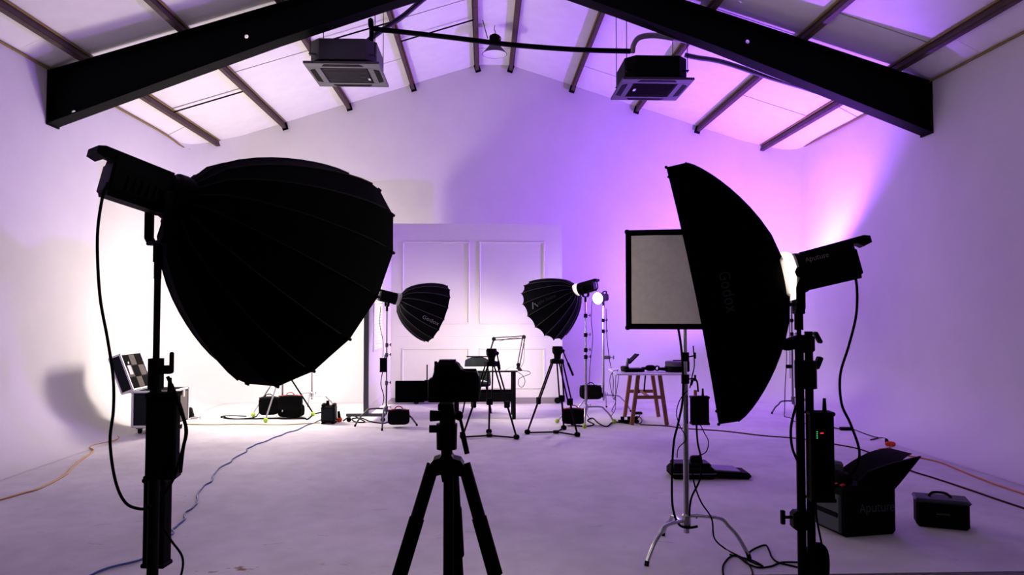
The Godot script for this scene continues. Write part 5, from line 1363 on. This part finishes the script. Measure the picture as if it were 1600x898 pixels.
# ---------------------------------------------------------------- cords on the floor
func make_cables():
	cable("extension_cable", "yellow-orange cord snaking along the left floor to the flight case", lift([Vector3(-4.22, 0, -6.32), Vector3(-4.145, 0, -6.526), Vector3(-4.094, 0, -6.748), Vector3(-4.056, 0, -6.937), Vector3(-4.136, 0, -7.47), Vector3(-4.262, 0, -7.835), Vector3(-4.417, 0, -8.344), Vector3(-4.544, 0, -8.802), Vector3(-4.698, -0, -9.012), Vector3(-4.727, 0, -9.183), Vector3(-4.653, 0, -9.496), Vector3(-4.707, 0, -9.736), Vector3(-4.848, 0, -9.942), Vector3(-4.789, 0, -10.148), Vector3(-4.753, 0, -10.365)], 0.008), 0.009, M.yellow_cord, "long cords on the floor")
	cable("extension_cable", "orange cord running straight across the far floor at left", lift([Vector3(-4.335, 0, -10.876), Vector3(-3.924, -0, -10.799), Vector3(-3.484, 0, -10.844), Vector3(-2.912, -0, -10.762), Vector3(-2.402, 0, -10.928)], 0.007), 0.008, M.yellow_cord, "long cords on the floor")
	cable("network_cable", "blue cable wriggling diagonally over the left floor", wiggle(lift([Vector3(-2.376, 0, -4.588), Vector3(-2.354, 0, -4.731), Vector3(-2.306, 0, -4.834), Vector3(-2.226, 0, -4.967), Vector3(-2.22, 0, -5.191), Vector3(-2.227, 0, -5.438), Vector3(-2.295, 0, -5.646), Vector3(-2.347, 0, -5.942), Vector3(-2.405, 0, -6.192), Vector3(-2.433, 0, -6.398), Vector3(-2.547, 0, -6.784), Vector3(-2.638, 0, -7.247), Vector3(-2.71, 0, -7.653), Vector3(-2.748, 0, -8.246), Vector3(-2.782, 0, -8.857), Vector3(-2.737, -0, -9.471), Vector3(-2.653, 0, -9.963), Vector3(-2.532, 0, -10.509), Vector3(-2.455, 0, -11.255)], 0.008), 0.055), 0.007, M.blue_cord, "long cords on the floor")
	cable("floor_cable", "black cable lying behind the tennis-ball stand", lift([Vector3(-4.017, 0, -11.588), Vector3(-3.828, 0, -11.374), Vector3(-3.459, 0, -11.36), Vector3(-2.797, 0, -11.403), Vector3(-2.667, 0, -11.263), Vector3(-2.701, 0, -11.827), Vector3(-2.63, 0, -12.05)], 0.01), 0.011, M.rubber, "black cables on the far floor")
	cable("floor_cable", "black cable loop on the floor left of the tennis-ball stand", lift([Vector3(-3.631, 0, -12.087), Vector3(-3.545, 0, -11.641), Vector3(-3.578, 0, -11.432), Vector3(-3.847, 0, -11.374), Vector3(-4.066, 0, -11.59), Vector3(-3.987, 0, -11.729), Vector3(-3.694, 0, -11.646)], 0.009), 0.009, M.rubber, "black cables on the far floor")
	cable("floor_cable", "black cable tangled under the set flat's wheeled foot", lift([Vector3(-2.102, 0, -11.11), Vector3(-2.091, 0, -11.516), Vector3(-2.047, 0, -11.656), Vector3(-1.888, 0, -11.301), Vector3(-1.757, 0, -10.968), Vector3(-1.889, 0, -10.973), Vector3(-2.005, 0, -11.306), Vector3(-1.871, 0, -11.369), Vector3(-1.692, 0, -11.029), Vector3(-1.458, 0, -10.83), Vector3(-1.395, 0, -11.215)], 0.009), 0.009, M.rubber, "black cables on the far floor")
	cable("floor_cable", "black cable running under the round lamp stand to the table", lift([Vector3(1.244, -0, -10.606), Vector3(1.403, 0, -10.421), Vector3(1.575, -0, -10.594), Vector3(1.536, 0, -10.974), Vector3(1.651, 0, -11.237), Vector3(1.658, 0, -10.714), Vector3(1.729, 0, -10.408), Vector3(1.913, 0, -10.83), Vector3(2.145, -0, -10.572)], 0.01), 0.009, M.rubber, "black cables on the far floor")
	cable("extension_cable", "dark red cord crossing the right floor from table to frame edge", lift([Vector3(2.237, -0, -10.569), Vector3(2.575, 0, -10.436), Vector3(2.784, 0, -10.195), Vector3(3.246, -0, -9.955), Vector3(3.629, 0, -9.574), Vector3(4.027, 0, -9.313), Vector3(4.261, -0, -8.935), Vector3(4.419, 0, -8.547), Vector3(4.368, 0, -7.84), Vector3(4.329, 0, -7.359), Vector3(4.362, 0, -7.04), Vector3(4.393, 0, -6.525), Vector3(4.402, 0, -6.206), Vector3(4.428, 0, -5.801)], 0.008), 0.0085, M.dark_cord if M.has("dark_cord") else material("dark_cord", Color(0.22, 0.1, 0.1), 0.6), "long cords on the floor")
	cable("extension_cable", "orange cord running down the right floor to an orange plug", lift([Vector3(4.926, 0, -8.779), Vector3(4.772, 0, -8.616), Vector3(4.629, 0, -8.54), Vector3(4.654, 0, -8.418), Vector3(4.759, 0, -8.147), Vector3(4.885, 0, -7.821), Vector3(4.835, 0, -7.371), Vector3(4.772, 0, -6.81), Vector3(4.768, 0, -6.393), Vector3(4.743, 0, -6.066)], 0.008), 0.0085, M.orange, "long cords on the floor")
	var op := thing("extension_socket", "orange extension socket on the floor near the right wall", "socket", Vector3(4.903, 0, -8.78), Basis(Vector3.UP, -0.5))
	part(MB.new().pillow(Vector3(0, 0.03, 0), Vector3(0.12, 0.06, 0.06), 0.7, 0.7), "socket", M.plug_orange, op)
	part(MB.new().box(Vector3(-0.04, 0.05, -0.01), Vector3(0.035, 0.07, 0.035), Basis(), 0.006), "plug", M.plastic, op)
	single(MB.new().box(Vector3(0, 0.022, 0), Vector3(0.17, 0.044, 0.07), Basis(), 0.01), "power_adapter", M.plastic, "black power brick on the floor right of the strip softbox's stand", "adapter", "adapters on the floor", Vector3(4.969, 0, -10.001), Basis(Vector3.UP, -0.1))
	cable("floor_cable", "thin black lead from the power brick to the orange socket", lift([Vector3(5.085, 0, -10.053), Vector3(5.049, 0, -9.675), Vector3(5.042, -0, -9.421), Vector3(5.048, 0, -9.323), Vector3(4.875, -0, -9.186), Vector3(5.065, 0, -9.322), Vector3(5.12, 0, -9.272), Vector3(5.05, -0, -9.086)], 0.009), 0.007, M.rubber, "black cables on the far floor")
	cable("floor_cable", "thin black lead from the violet lamp's stand to the power brick", lift([Vector3(4.578, 0, -10.667), Vector3(4.719, -0, -10.476), Vector3(4.865, 0, -10.291), Vector3(4.908, 0, -10.059)], 0.009), 0.007, M.rubber, "black cables on the far floor")
